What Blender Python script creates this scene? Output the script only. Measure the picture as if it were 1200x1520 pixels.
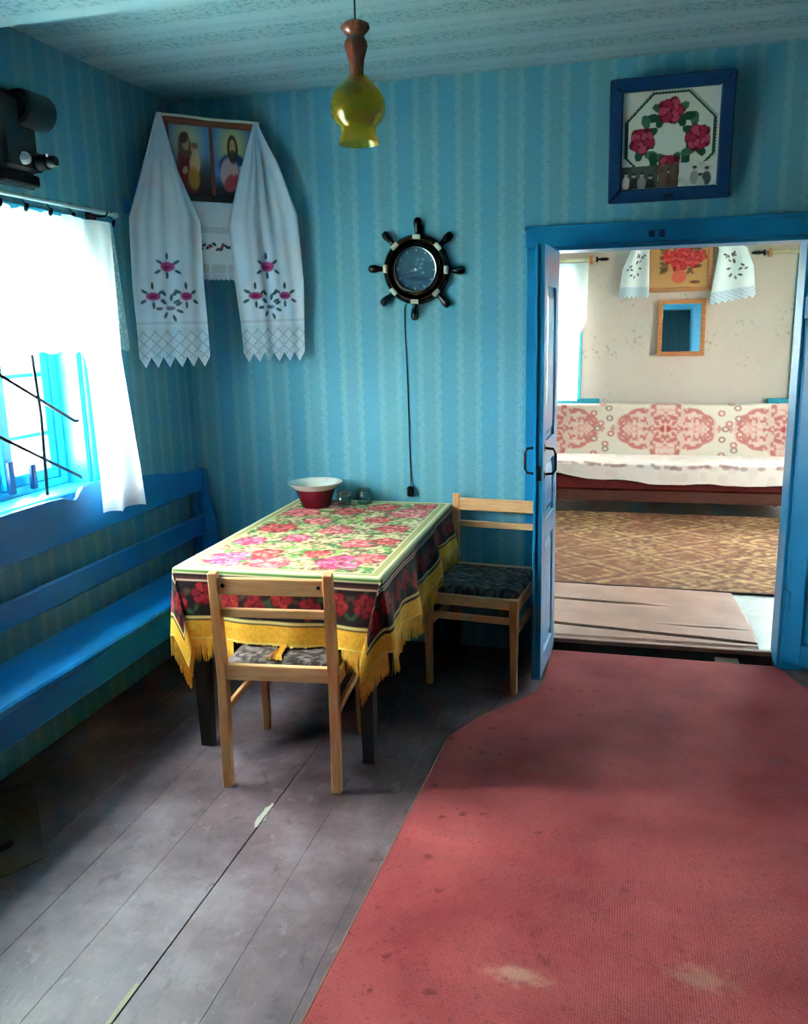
import bpy, bmesh, math, random
import numpy as np
from mathutils import Vector, Matrix

for o in list(bpy.data.objects):
    bpy.data.objects.remove(o)
S = bpy.context.scene
COL = S.collection
PI = math.pi
random.seed(7)
RNG = np.random.default_rng(7)

# ------------------------------------------------------------------ camera
cam_d = bpy.data.cameras.new('camera')
cam = bpy.data.objects.new('camera', cam_d); COL.objects.link(cam)
cr = Vector((0.9670045, 0.2537254, -0.0229281))
cu = Vector((-0.0324154, 0.2118094, 0.9767733))
cw = Vector((-0.2526886, 0.9438009, -0.2130452))
cam.matrix_world = Matrix(((cr.x, cu.x, -cw.x, 2.217427), (cr.y, cu.y, -cw.y, -4.049767),
                           (cr.z, cu.z, -cw.z, 1.6), (0, 0, 0, 1)))
cam_d.sensor_fit = 'HORIZONTAL'; cam_d.sensor_width = 36.0
cam_d.lens = 36.0 * 1260.214 / 1200.0
cam_d.clip_start = 0.05
S.camera = cam

# ------------------------------------------------------------------ sky, exposure, window portals
W = bpy.data.worlds.new('sky'); S.world = W
W.use_nodes = True
bg = W.node_tree.nodes['Background']
bg.inputs['Color'].default_value = (0.90, 0.975, 1.0, 1)
bg.inputs['Strength'].default_value = 130.0
S.view_settings.view_transform = 'Standard'
S.view_settings.look = 'None'
S.view_settings.gamma = 1.0
S.view_settings.use_curve_mapping = False
S.view_settings.exposure = 0.0
S.cycles.max_bounces = 10
S.cycles.diffuse_bounces = 6
S.cycles.transparent_max_bounces = 16
S.cycles.sample_clamp_indirect = 80.0
S.cycles.caustics_reflective = False
S.cycles.caustics_refractive = False

# sun from behind the camera side, along the window wall : lights the yard, not the room
sun_d = bpy.data.lights.new('sun', 'SUN'); sun_d.energy = 190.0; sun_d.angle = math.radians(1.0); sun_d.color = (1.0, 0.95, 0.86)
sun = bpy.data.objects.new('sun', sun_d); COL.objects.link(sun)
sun.rotation_euler = Vector((-0.03, -1.0, 1.25)).to_track_quat('Z', 'Y').to_euler()

# ------------------------------------------------------------------ helpers
def lin(c):
    out = []
    for v in c[:3]:
        v = v / 255.0
        out.append(v / 12.92 if v <= 0.04045 else ((v + 0.055) / 1.055) ** 2.4)
    return tuple(out)
def lin4(c): return lin(c) + (1.0,)
def nlin(a):
    a = np.asarray(a, float) / 255.0
    return np.where(a <= 0.04045, a / 12.92, ((a + 0.055) / 1.055) ** 2.4)

class NT:
    def __init__(s, name):
        s.m = bpy.data.materials.new(name); s.m.use_nodes = True
        s.t = s.m.node_tree; s.t.nodes.clear()
        s.out = s.t.nodes.new('ShaderNodeOutputMaterial')
    def n(s, typ, **kw):
        x = s.t.nodes.new(typ)
        for k, v in kw.items(): setattr(x, k, v)
        return x
    def put(s, sock, v):
        if hasattr(v, 'is_output') or isinstance(v, bpy.types.NodeSocket): s.t.links.new(v, sock)
        else: sock.default_value = v
    def math(s, op, a, b=0.0, c=None):
        x = s.n('ShaderNodeMath', operation=op)
        s.put(x.inputs[0], a); s.put(x.inputs[1], b)
        if c is not None: s.put(x.inputs[2], c)
        return x.outputs[0]
    def mix(s, f, a, b):
        x = s.n('ShaderNodeMix', data_type='RGBA')
        s.put(x.inputs[0], f); s.put(x.inputs[6], a); s.put(x.inputs[7], b)
        return x.outputs[2]
    def ramp(s, v, stops, interp='LINEAR'):
        x = s.n('ShaderNodeValToRGB'); x.color_ramp.interpolation = interp
        e = x.color_ramp.elements
        while len(e) < len(stops): e.new(0.5)
        for i, (p, c) in enumerate(stops):
            e[i].position = p
            e[i].color = c if len(c) == 4 else tuple(c) + (1.0,)
        s.put(x.inputs[0], v)
        return x.outputs[0]
    def pos(s):
        return s.n('ShaderNodeTexCoord').outputs['Object']
    def wpos(s):
        return s.n('ShaderNodeNewGeometry').outputs['Position']
    def mapv(s, vec, scale=(1, 1, 1), loc=(0, 0, 0)):
        x = s.n('ShaderNodeMapping'); s.put(x.inputs['Vector'], vec)
        x.inputs['Scale'].default_value = scale; x.inputs['Location'].default_value = loc
        return x.outputs[0]
    def xyz(s, vec):
        x = s.n('ShaderNodeSeparateXYZ'); s.put(x.inputs[0], vec); return x.outputs
    def noise(s, vec, scale, detail=4.0, rough=0.55):
        x = s.n('ShaderNodeTexNoise'); s.put(x.inputs['Vector'], vec)
        x.inputs['Scale'].default_value = scale; x.inputs['Detail'].default_value = detail
        x.inputs['Roughness'].default_value = rough
        return x.outputs[0]
    def voro(s, vec, scale, feature='F1'):
        x = s.n('ShaderNodeTexVoronoi', feature=feature); s.put(x.inputs['Vector'], vec)
        x.inputs['Scale'].default_value = scale
        return x.outputs
    def step(s, v, lo, hi):
        x = s.n('ShaderNodeMapRange', interpolation_type='SMOOTHSTEP'); s.put(x.inputs[0], v)
        x.inputs[1].default_value = lo; x.inputs[2].default_value = hi
        return x.outputs[0]
    def bump(s, h, strength, dist=0.01):
        x = s.n('ShaderNodeBump'); x.inputs['Strength'].default_value = strength
        x.inputs['Distance'].default_value = dist; s.put(x.inputs['Height'], h)
        return x.outputs[0]
    def bsdf(s, color, rough=0.5, normal=None, **kw):
        b = s.n('ShaderNodeBsdfPrincipled')
        s.put(b.inputs['Base Color'], color); s.put(b.inputs['Roughness'], rough)
        if normal is not None: s.put(b.inputs['Normal'], normal)
        for k, v in kw.items(): s.put(b.inputs[k.replace('_', ' ')], v)
        return b.outputs[0]
    def fresnel(s, ior):
        b = s.n('ShaderNodeNewGeometry').outputs['Backfacing']
        fr = s.n('ShaderNodeFresnel')
        s.put(fr.inputs[0], s.math('MULTIPLY_ADD', b, 1.0 / ior - ior, ior))
        return fr.outputs[0]
    def done(s, shader):
        s.t.links.new(shader, s.out.inputs[0]); return s.m

def pbr(name, c, rough=0.5, var=0.08, vs=12.0, bump=0.0, bs=60.0, stretch=(1, 1, 1), **kw):
    t = NT(name)
    v = t.mapv(t.pos(), stretch)
    n = t.noise(v, vs)
    l = lin(c)
    colr = t.ramp(n, [(0.3, tuple(x * (1 - var * 1.6) for x in l)), (0.7, tuple(min(1, x * (1 + var)) for x in l))])
    nm = t.bump(t.noise(v, bs), bump, 0.004) if bump else None
    return t.done(t.bsdf(colr, rough, nm, **kw))

def attr_mat(name, rough=0.8, sheen=0.0, alpha=False, transl=0.0, bump=0.0, bs=300.0, spec=0.3):
    t = NT(name)
    a = t.n('ShaderNodeVertexColor', layer_name='Col')
    nm = t.bump(t.noise(t.pos(), bs), bump, 0.002) if bump else None
    sh = t.bsdf(a.outputs[0], rough, nm, Specular_IOR_Level=spec)
    if sheen:
        b = sh.node; b.inputs['Sheen Weight'].default_value = sheen; b.inputs['Sheen Roughness'].default_value = 0.4
    if transl:
        tr = t.n('ShaderNodeBsdfTranslucent'); t.put(tr.inputs[0], a.outputs[0])
        mx = t.n('ShaderNodeMixShader'); mx.inputs[0].default_value = transl
        t.t.links.new(sh, mx.inputs[1]); t.t.links.new(tr.outputs[0], mx.inputs[2]); sh = mx.outputs[0]
    if alpha:
        tp = t.n('ShaderNodeBsdfTransparent'); mx = t.n('ShaderNodeMixShader')
        t.t.links.new(a.outputs[1], mx.inputs[0]); t.t.links.new(tp.outputs[0], mx.inputs[1]); t.t.links.new(sh, mx.inputs[2])
        sh = mx.outputs[0]
    return t.done(sh)

# --- bmesh shapes
def bx(bm, lo, hi, bev=0.0, M=None, seg=1):
    lo = Vector(lo); hi = Vector(hi); c = (lo + hi) / 2; d = hi - lo
    r = bmesh.ops.create_cube(bm, size=1.0, matrix=Matrix.Translation(c) @ Matrix.Diagonal((*d, 1)))
    vs = r['verts']
    if bev > 0:
        es = list({e for v in vs for e in v.link_edges})
        r = bmesh.ops.bevel(bm, geom=es, offset=min(bev, min(abs(x) for x in d) * 0.45), segments=seg, affect='EDGES', profile=0.5)
        vs = list({v for f in r['faces'] for v in f.verts} | {v for v in vs if v.is_valid})
    if M is not None: bmesh.ops.transform(bm, matrix=M, verts=vs)
    return vs

def hexa(bm, quad0, quad1):
    """solid between two quads (same winding)"""
    a = [bm.verts.new(p) for p in quad0]; b = [bm.verts.new(p) for p in quad1]
    n = len(a)
    bm.faces.new(a[::-1]); bm.faces.new(b)
    for i in range(n): bm.faces.new((a[i], a[(i + 1) % n], b[(i + 1) % n], b[i]))

def lathe(bm, prof, n=24, M=None, rib=None):
    rings = []
    for (r, z) in prof:
        if r < 1e-6: rings.append([bm.verts.new((0, 0, z))])
        else:
            ring = []
            for k in range(n):
                a = 2 * PI * k / n; rr = r * (rib(a, z) if rib else 1)
                ring.append(bm.verts.new((rr * math.cos(a), rr * math.sin(a), z)))
            rings.append(ring)
    vs = [v for r in rings for v in r]
    for A, B in zip(rings, rings[1:]):
        if len(A) == 1 and len(B) == 1: continue
        for k in range(n):
            k2 = (k + 1) % n
            if len(A) == 1: bm.faces.new((A[0], B[k], B[k2]))
            elif len(B) == 1: bm.faces.new((A[k], A[k2], B[0]))
            else: bm.faces.new((A[k], A[k2], B[k2], B[k]))
    if M is not None: bmesh.ops.transform(bm, matrix=M, verts=vs)
    return vs

def tube(bm, pts, r, n=8, cap=True):
    pts = [Vector(p) for p in pts]; rings = []
    rs = r if isinstance(r, (list, tuple)) else [r] * len(pts)
    ref = Vector((0, 0, 1))
    for i, p in enumerate(pts):
        d = (pts[min(i + 1, len(pts) - 1)] - pts[max(i - 1, 0)]).normalized()
        u = ref if abs(d.dot(ref)) < 0.95 else Vector((1, 0, 0))
        a = d.cross(u).normalized(); b = d.cross(a).normalized()
        rings.append([bm.verts.new(p + rs[i] * (math.cos(2 * PI * k / n) * a + math.sin(2 * PI * k / n) * b)) for k in range(n)])
    for A, B in zip(rings, rings[1:]):
        for k in range(n): bm.faces.new((A[k], A[(k + 1) % n], B[(k + 1) % n], B[k]))
    if cap: bm.faces.new(rings[0][::-1]); bm.faces.new(rings[-1])

def prism(bm, outline, depth_vec):
    d = Vector(depth_vec)
    a = [bm.verts.new(p) for p in outline]; b = [bm.verts.new(Vector(p) + d) for p in outline]
    n = len(a); bm.faces.new(a[::-1]); bm.faces.new(b)
    for i in range(n): bm.faces.new((a[i], a[(i + 1) % n], b[(i + 1) % n], b[i]))

def obj(name, bm, mat, parent=None, smooth=False, loc=None):
    bmesh.ops.recalc_face_normals(bm, faces=bm.faces[:])
    me = bpy.data.meshes.new(name); bm.to_mesh(me); bm.free()
    me.materials.append(mat)
    if smooth:
        for p in me.polygons: p.use_smooth = True
    o = bpy.data.objects.new(name, me); COL.objects.link(o)
    if parent is not None: o.parent = parent
    if loc is not None: o.location = loc
    return o
def smooth_angle(o, deg=40):
    me = o.data
    for p in me.polygons: p.use_smooth = True
    try: me.set_sharp_from_angle(angle=math.radians(deg))
    except Exception: pass
    return o
def boxo(name, lo, hi, mat, parent=None, bev=0.003, M=None):
    bm = bmesh.new(); bx(bm, lo, hi, bev, M); return obj(name, bm, mat, parent)
def boxes(name, lst, mat, parent=None, bev=0.0):
    bm = bmesh.new()
    for lo, hi in lst: bx(bm, lo, hi, bev)
    return obj(name, bm, mat, parent)

def thing(name, label, cat, loc=(0, 0, 0), rot=(0, 0, 0), group=None):
    o = bpy.data.objects.new(name, None); COL.objects.link(o); o.empty_display_size = 0.1
    o.location = loc; o.rotation_euler = rot
    return tag(o, label, cat, group)
def tag(o, label, cat, group=None, kind=None):
    o['label'] = label; o['category'] = cat
    if group: o['group'] = group
    if kind: o['kind'] = kind
    return o
def struct(o, label, cat): return tag(o, label, cat, None, 'structure')

def sheet(name, P, nx, ny, mat, paint=None, parent=None, thick=0.0, smooth=True, keep=None):
    """grid cloth; P(U,V) -> X,Y,Z arrays; paint(U,V) -> rgba 0..255 (a 0..1)"""
    u = np.linspace(0, 1, nx + 1); v = np.linspace(0, 1, ny + 1)
    U, V = np.meshgrid(u, v)
    X, Y, Z = P(U, V)
    co = np.stack([X, Y, Z], -1).reshape(-1, 3).astype(np.float32)
    i = np.arange((nx + 1) * (ny + 1)).reshape(ny + 1, nx + 1)
    f = np.stack([i[:-1, :-1], i[:-1, 1:], i[1:, 1:], i[1:, :-1]], -1).reshape(-1, 4)
    if keep is not None:
        k = keep((U[:-1, :-1] + U[1:, 1:]) / 2, (V[:-1, :-1] + V[1:, 1:]) / 2).reshape(-1)
        f = f[k]
        used = np.unique(f); re = -np.ones(len(co), int); re[used] = np.arange(len(used))
        f = re[f]
    else: used = np.arange(len(co))
    me = bpy.data.meshes.new(name)
    me.from_pydata(co[used].tolist(), [], f.tolist())
    me.materials.append(mat)
    if paint is not None:
        c = np.asarray(paint(U, V), float).reshape(-1, paint_ch(paint, U, V))
        rgba = np.ones((len(co), 4), np.float32)
        rgba[:, :3] = nlin(np.clip(c[:, :3], 0, 255))
        if c.shape[1] == 4: rgba[:, 3] = c[:, 3]
        at = me.color_attributes.new('Col', 'FLOAT_COLOR', 'POINT')
        at.data.foreach_set('color', rgba[used].reshape(-1))
    if smooth: me.polygons.foreach_set('use_smooth', [True] * len(me.polygons))
    me.update()
    o = bpy.data.objects.new(name, me); COL.objects.link(o)
    if parent is not None: o.parent = parent
    if thick:
        m = o.modifiers.new('thickness', 'SOLIDIFY'); m.thickness = thick; m.offset = 0
    return o
_pc = {}
def paint_ch(p, U, V):
    return np.asarray(p(U[:1, :2], V[:1, :2])).shape[-1]

_g = RNG.random((64, 64))
def vnoise(x, y):
    x = np.asarray(x, float); y = np.asarray(y, float)
    xi = np.floor(x).astype(int); yi = np.floor(y).astype(int)
    fx = x - xi; fy = y - yi; fx = fx * fx * (3 - 2 * fx); fy = fy * fy * (3 - 2 * fy)
    g = lambda a, b: _g[a % 64, b % 64]
    return (g(xi, yi) * (1 - fx) + g(xi + 1, yi) * fx) * (1 - fy) + (g(xi, yi + 1) * (1 - fx) + g(xi + 1, yi + 1) * fx) * fy
def fill(img, mask, c):
    """blend colour c into img where mask (0..1)"""
    m = np.clip(mask, 0, 1)[..., None]
    img[..., :3] = img[..., :3] * (1 - m) + np.array(c, float)[:3] * m
def canvas(U, c, ch=3):
    im = np.zeros(U.shape + (ch,)); im[..., :3] = np.array(c, float)[:3]
    if ch == 4: im[..., 3] = 1
    return im
def soft(d, r, w): return np.clip((r - d) / w + 0.5, 0, 1)
def ell(x, y, cx, cy, a, b, ang=0.0, w=0.12):
    dx = x - cx; dy = y - cy; c = math.cos(ang); s = math.sin(ang)
    return soft(np.hypot((dx * c + dy * s) / a, (-dx * s + dy * c) / b), 1.0, w)

# ------------------------------------------------------------------ materials
def wallpaper(name, axis):
    t = NT(name)
    p = t.pos(); xs = t.xyz(p); u = xs[axis]; z = xs[2]
    wob = t.math('MULTIPLY', t.math('SINE', t.math('MULTIPLY', z, 2 * PI / 0.052)), 0.020)
    tt = t.math('FRACT', t.math('ADD', t.math('MULTIPLY', u, 1 / 0.197), wob))
    A = lin((90, 166, 190)); B = lin((104, 168, 182)); L = lin((124, 182, 190)); A2 = lin((90, 166, 186))
    base = t.ramp(tt, [(0.0, A), (0.15, A2), (0.22, L), (0.30, L), (0.36, B), (0.60, B), (0.66, L), (0.74, L), (0.80, A2), (1.0, A)])
    lace = t.noise(t.mapv(p, (1, 1, 0.7)), 130.0, 2.0)
    base = t.mix(t.math('MULTIPLY', t.step(lace, 0.50, 0.58), 0.42), base, lin4((86, 152, 168)))
    big = t.noise(t.mapv(p, (1, 1, 0.35)), 1.6, 3.0)
    base = t.mix(t.math('MULTIPLY', t.step(big, 0.45, 0.75), 0.30), base, lin4((106, 164, 166)))
    fine = t.math('FRACT', t.math('MULTIPLY', u, 1 / 0.0095))
    base = t.mix(t.math('MULTIPLY', t.step(fine, 0.6, 0.9), 0.10), base, lin4((64, 134, 158)))
    bm_ = t.bump(t.noise(p, 5.0, 3.0), 0.25, 0.03)
    return t.done(t.bsdf(base, 0.6, bm_, Specular_IOR_Level=0.3))
M_WALLX = wallpaper('wallpaper striped along x', 0)
M_WALLY = wallpaper('wallpaper striped along y', 1)

def ceiling_paper():
    t = NT('ceiling paper')
    p = t.pos(); xs = t.xyz(p)
    tt = t.math('FRACT', t.math('MULTIPLY', xs[1], 1 / 0.27))
    band = t.ramp(tt, [(0.0, (1, 1, 1)), (0.28, (0.9, 0.9, 0.9)), (0.38, (0.05, 0.05, 0.05)), (0.55, (0.0, 0.0, 0.0)), (0.65, (0.5, 0.5, 0.5)), (0.80, (0.1, 0.1, 0.1)), (0.92, (1, 1, 1))])
    leaf = t.step(t.noise(p, 55.0, 3.0), 0.50, 0.62)
    m = t.math('MULTIPLY', t.math('MULTIPLY', leaf, band), 0.75)
    c0 = t.mix(t.math('MULTIPLY', band, 0.8), lin4((152, 188, 192)), lin4((134, 174, 178)))
    c = t.mix(m, c0, lin4((88, 136, 144)))
    return t.done(t.bsdf(c, 0.7, t.bump(t.noise(p, 4.0), 0.2, 0.03)))
M_CEIL = ceiling_paper()

def far_paper():
    t = NT('cream floral paper')
    p = t.pos()
    d = t.voro(p, 3.1)
    clump = t.step(t.math('MULTIPLY', d[0], -1.0), -0.50, -0.22)
    dots = t.voro(p, 21.0)
    leaf = t.step(t.math('MULTIPLY', dots[0], -1.0), -0.48, -0.16)
    pick = t.step(t.noise(p, 13.0, 3.0), 0.44, 0.56)
    m = t.math('MULTIPLY', t.math('MULTIPLY', clump, leaf), pick)
    base = t.mix(t.noise(p, 1.2), lin4((204, 182, 168)), lin4((196, 170, 154)))
    c = t.mix(t.math('MULTIPLY', m, 0.5), base, lin4((140, 126, 112)))
    return t.done(t.bsdf(c, 0.75))
M_FARW = far_paper()

def paint_blue(name, c, rough=0.35, var=0.14, bump=0.12):
    t = NT(name); p = t.pos()
    n = t.noise(p, 6.0, 5.0); l = lin(c)
    colr = t.ramp(n, [(0.25, tuple(x * (1 - var) for x in l)), (0.75, tuple(min(1, x * (1 + var)) for x in l))])
    chip = t.step(t.noise(p, 26.0, 3.0), 0.735, 0.75)
    colr = t.mix(t.math('MULTIPLY', chip, 0.55), colr, lin4((12, 50, 82)))
    return t.done(t.bsdf(colr, rough, t.bump(t.noise(t.mapv(p, (1, 1, 0.2)), 40.0), bump, 0.004), Specular_IOR_Level=0.4))
M_BLUE = paint_blue('blue gloss paint', (10, 128, 172))
M_BENCH = paint_blue('blue bench paint', (6, 124, 186), 0.36)
M_WIN = paint_blue('blue window paint', (40, 172, 212), 0.35)
M_FRAMEBLUE = paint_blue('blue picture frame paint', (10, 58, 100), 0.4)
M_DOOR = paint_blue('blue door paint with painted sheen', (118, 168, 204), 0.15, 0.06, 0.02)  # door blue made paler: the far room's reflection is put into the base colour
M_TEAL = pbr('teal paint', (40, 146, 160), 0.4)

def floor_mat():
    t = NT('worn painted boards')
    p = t.wpos()
    g = t.noise(t.mapv(p, (5, 1.0, 1)), 2.6, 6.0, 0.6)
    n2 = t.noise(p, 3.0, 6.0, 0.65)
    c = t.ramp(n2, [(0.30, lin((74, 58, 60))), (0.50, lin((114, 94, 98))), (0.70, lin((146, 132, 136)))])
    c = t.mix(t.math('MULTIPLY', t.step(g, 0.55, 0.72), 0.45), c, lin4((128, 90, 90)))
    sp = t.step(t.noise(p, 90.0, 2.0), 0.66, 0.74)
    c = t.mix(t.math('MULTIPLY', sp, 0.55), c, lin4((42, 32, 32)))
    scr = t.step(t.noise(t.mapv(p, (12, 1.4, 1)), 9.0, 2.0), 0.70, 0.76)
    c = t.mix(t.math('MULTIPLY', scr, 0.5), c, lin4((170, 156, 148)))
    bl = t.noise(t.mapv(p, (1.6, 1.0, 1)), 8.0, 8.0, 0.7)
    c = t.mix(t.math('MULTIPLY', t.step(bl, 0.56, 0.66), 0.55), c, lin4((58, 46, 46)))
    c = t.mix(t.math('MULTIPLY', t.step(bl, 0.42, 0.34), 0.4), c, lin4((158, 144, 146)))
    # bare paint chip beside the chair, and one by the open joint
    def spot(c, cx, cy, sx, sy, col):
        q = t.xyz(t.mapv(p, (1 / sx, 1 / sy, 1), (-cx / sx, -cy / sy, 0)))
        r = t.math('SQRT', t.math('ADD', t.math('POWER', q[0], 2.0), t.math('POWER', q[1], 2.0)))
        r = t.math('ADD', r, t.math('MULTIPLY', t.math('SUBTRACT', t.noise(p, 40.0), 0.5), 1.2))
        return t.mix(t.step(t.math('MULTIPLY', r, -1.0), -1.0, -0.85), c, lin4(col))
    c = spot(c, 1.068, -1.68, 0.015, 0.080, (186, 178, 164))
    c = spot(c, 1.066, -2.52, 0.008, 0.07, (140, 130, 84))
    rough = t.math('ADD', t.math('MULTIPLY', t.noise(p, 6.0), 0.25), 0.34)
    return t.done(t.bsdf(c, rough, t.bump(t.noise(t.mapv(p, (6, 1, 1)), 14.0, 5.0), 0.16, 0.006), Specular_IOR_Level=0.5))
M_FLOOR = floor_mat()
M_DARK = pbr('dark void', (26, 22, 20), 0.9)

def carpet_mat():
    t = NT('red carpet')
    p = t.wpos(); xs = t.xyz(p)
    c = t.ramp(t.noise(p, 2.2, 5.0), [(0.3, lin((150, 58, 62))), (0.7, lin((196, 92, 92)))])
    wear = t.step(t.noise(t.mapv(p, (0.5, 3.0, 1)), 3.0, 4.0), 0.45, 0.70)
    c = t.mix(t.math('MULTIPLY', wear, 0.45), c, lin4((158, 84, 78)))
    st = t.voro(p, 15.0)
    rnd = t.xyz(st[1])
    blob = t.math('MULTIPLY', t.step(t.math('ADD', st[0], t.math('MULTIPLY', t.noise(p, 55.0, 4.0), 0.75)), 0.66, 0.42), t.step(rnd[0], 0.60, 0.66))
    side = t.step(xs[0], 2.6, 1.7)
    c = t.mix(t.math('MULTIPLY', blob, t.math('ADD', t.math('MULTIPLY', side, 0.45), 0.15)), c, lin4((86, 34, 38)))
    fine = t.step(t.noise(p, 75.0, 3.0), 0.58, 0.70)
    c = t.mix(t.math('MULTIPLY', fine, 0.38), c, lin4((104, 44, 46)))
    def pale(c, cx, cy, sx, sy, a):
        q = t.xyz(t.mapv(p, (1 / sx, 1 / sy, 1), (-cx / sx, -cy / sy, 0)))
        r = t.math('SQRT', t.math('ADD', t.math('POWER', q[0], 2.0), t.math('POWER', q[1], 2.0)))
        r = t.math('ADD', r, t.math('MULTIPLY', t.math('SUBTRACT', t.noise(p, 28.0), 0.5), 2.2))
        return t.mix(t.math('MULTIPLY', t.step(r, 1.3, 0.0), a), c, lin4((214, 168, 140)))
    c = pale(c, 2.00, -2.22, 0.085, 0.035, 0.55)
    c = pale(c, 2.44, -2.13, 0.09, 0.05, 0.4)
    weave = t.math('ADD', t.math('SINE', t.math('MULTIPLY', xs[0], 900.0)), t.math('SINE', t.math('MULTIPLY', xs[1], 900.0)))
    h = t.math('ADD', t.math('MULTIPLY', weave, 0.15), t.noise(p, 160.0))
    return t.done(t.bsdf(c, 0.9, t.bump(h, 0.35, 0.004), Specular_IOR_Level=0.15))
M_CARPET = carpet_mat()

def wood(name, c, c2, rough=0.4, axis=2, scale=6.0):
    t = NT(name); p = t.pos()
    st = [14, 14, 14]; st[axis] = 1.2
    n = t.noise(t.mapv(p, st), scale, 5.0)
    return t.done(t.bsdf(t.ramp(n, [(0.3, lin(c2)), (0.65, lin(c))]), rough, t.bump(n, 0.1, 0.003)))
M_BIRCH = wood('varnished birch', (226, 166, 110), (204, 138, 82), 0.35)
M_BIRCHX = wood('varnished birch rail', (234, 182, 128), (214, 154, 98), 0.35, 0)
M_LAMPWOOD = wood('red brown turned wood', (150, 84, 58), (112, 50, 36), 0.22)
M_PICWOOD = wood('brown picture wood', (150, 82, 50), (112, 58, 36), 0.4, 0)
M_PINE = wood('orange brown frame wood', (196, 130, 78), (168, 98, 54), 0.4, 0)
M_DARKWOOD = wood('dark table wood', (34, 27, 23), (24, 19, 16), 0.5)
M_SOFAWOOD = wood('brown sofa rail', (98, 52, 40), (74, 38, 30), 0.45, 0)
M_BOARD = wood('dark backing board', (34, 30, 30), (22, 20, 20), 0.5)

M_BLACK = pbr('black gloss plastic', (14, 14, 17), 0.16, 0.2)
M_BAKE = pbr('black bakelite', (16, 18, 18), 0.35, 0.2)
M_IVORY = pbr('ivory plastic', (226, 218, 192), 0.3)
M_PORC = pbr('white porcelain', (216, 220, 220), 0.25)
M_IRON = pbr('dark iron', (36, 34, 36), 0.45, 0.2, Metallic=0.6)
M_CHROME = pbr('worn steel', (190, 192, 196), 0.25, 0.1, Metallic=1.0)
M_BRASS = pbr('brass', (190, 158, 92), 0.3, 0.1, Metallic=1.0)
M_ROD = pbr('painted curtain rod', (196, 206, 206), 0.35)
M_RODCREAM = pbr('cream wooden rod', (214, 200, 166), 0.4)
M_WHITEWOOD = pbr('white board', (222, 220, 214), 0.2)
M_REDENAMEL = pbr('dark red enamel', (98, 10, 28), 0.18, 0.1)
M_CREAMENAMEL = pbr('cream enamel', (226, 222, 206), 0.22)
M_REDCLOTH = pbr('dark red upholstery', (108, 22, 22), 0.85, 0.15, 60)
M_CANVAS = pbr('pinkish brown canvas', (176, 124, 104), 0.6, 0.10, 5.0, 0.3, 180)
M_CORD = pbr('dark flex', (26, 28, 32), 0.5)
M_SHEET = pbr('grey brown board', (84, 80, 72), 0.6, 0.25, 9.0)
M_SCRAP = pbr('pale wood scrap', (150, 132, 112), 0.7)
M_GROUND = pbr('pale yard gravel', (160, 162, 148), 0.9, 0.1, 3.0)
M_YELLOWCORD = None

def glass_pane():
    t = NT('window glass')
    tr = t.n('ShaderNodeBsdfTransparent'); tr.inputs[0].default_value = (0.97, 0.99, 0.98, 1)
    gl = t.n('ShaderNodeBsdfGlossy'); gl.inputs['Roughness'].default_value = 0.02
    mx = t.n('ShaderNodeMixShader'); t.t.links.new(t.fresnel(1.45), mx.inputs[0])
    t.t.links.new(tr.outputs[0], mx.inputs[1]); t.t.links.new(gl.outputs[0], mx.inputs[2])
    return t.done(mx.outputs[0])
M_PANE = glass_pane()
def tinted_glass(name, c, body, f):
    t = NT(name)
    tr = t.n('ShaderNodeBsdfTransparent'); tr.inputs[0].default_value = lin4(c)
    df = t.n('ShaderNodeBsdfTranslucent'); df.inputs[0].default_value = lin4(body)
    dd = t.n('ShaderNodeBsdfDiffuse'); dd.inputs[0].default_value = lin4(body)
    m0 = t.n('ShaderNodeMixShader'); m0.inputs[0].default_value = 0.5
    t.t.links.new(df.outputs[0], m0.inputs[1]); t.t.links.new(dd.outputs[0], m0.inputs[2])
    m1 = t.n('ShaderNodeMixShader'); m1.inputs[0].default_value = f
    t.t.links.new(tr.outputs[0], m1.inputs[1]); t.t.links.new(m0.outputs[0], m1.inputs[2])
    gl = t.n('ShaderNodeBsdfGlossy'); gl.inputs['Roughness'].default_value = 0.06
    mx = t.n('ShaderNodeMixShader'); t.t.links.new(t.fresnel(1.5), mx.inputs[0])
    t.t.links.new(m1.outputs[0], mx.inputs[1]); t.t.links.new(gl.outputs[0], mx.inputs[2])
    return t.done(mx.outputs[0])
M_AMBER = tinted_glass('amber glass', (234, 222, 132), (214, 190, 60), 0.24)
M_JAR = tinted_glass('jar glass', (238, 243, 240), (190, 200, 190), 0.06)
def mirror_mat():
    t = NT('mirror silver'); g = t.n('ShaderNodeBsdfGlossy'); g.inputs['Roughness'].default_value = 0.03
    g.inputs['Color'].default_value = (0.82, 0.86, 0.84, 1)
    return t.done(g.outputs[0])
M_MIRROR = mirror_mat()
def tulle(name, c, dens=0.75, lace=1.0):
    t = NT(name); p = t.pos()
    n = t.voro(t.mapv(p, (1, 1, 1)), 46.0)
    pat = t.step(n[0], 0.25, 0.5)
    base = t.mix(t.math('MULTIPLY', pat, 0.25 * lace), lin4(c), lin4((205, 205, 205)))
    d = t.n('ShaderNodeBsdfDiffuse'); t.put(d.inputs[0], base)
    tr = t.n('ShaderNodeBsdfTranslucent'); t.put(tr.inputs[0], base)
    m0 = t.n('ShaderNodeMixShader'); m0.inputs[0].default_value = 0.6 if lace else 0.42
    t.t.links.new(d.outputs[0], m0.inputs[1]); t.t.links.new(tr.outputs[0], m0.inputs[2])
    tp = t.n('ShaderNodeBsdfTransparent'); mx = t.n('ShaderNodeMixShader')
    dn = t.math('SUBTRACT', dens, t.math('MULTIPLY', pat, 0.18 * lace))
    t.put(mx.inputs[0], dn); t.t.links.new(tp.outputs[0], mx.inputs[1]); t.t.links.new(m0.outputs[0], mx.inputs[2])
    return t.done(mx.outputs[0])
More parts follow.
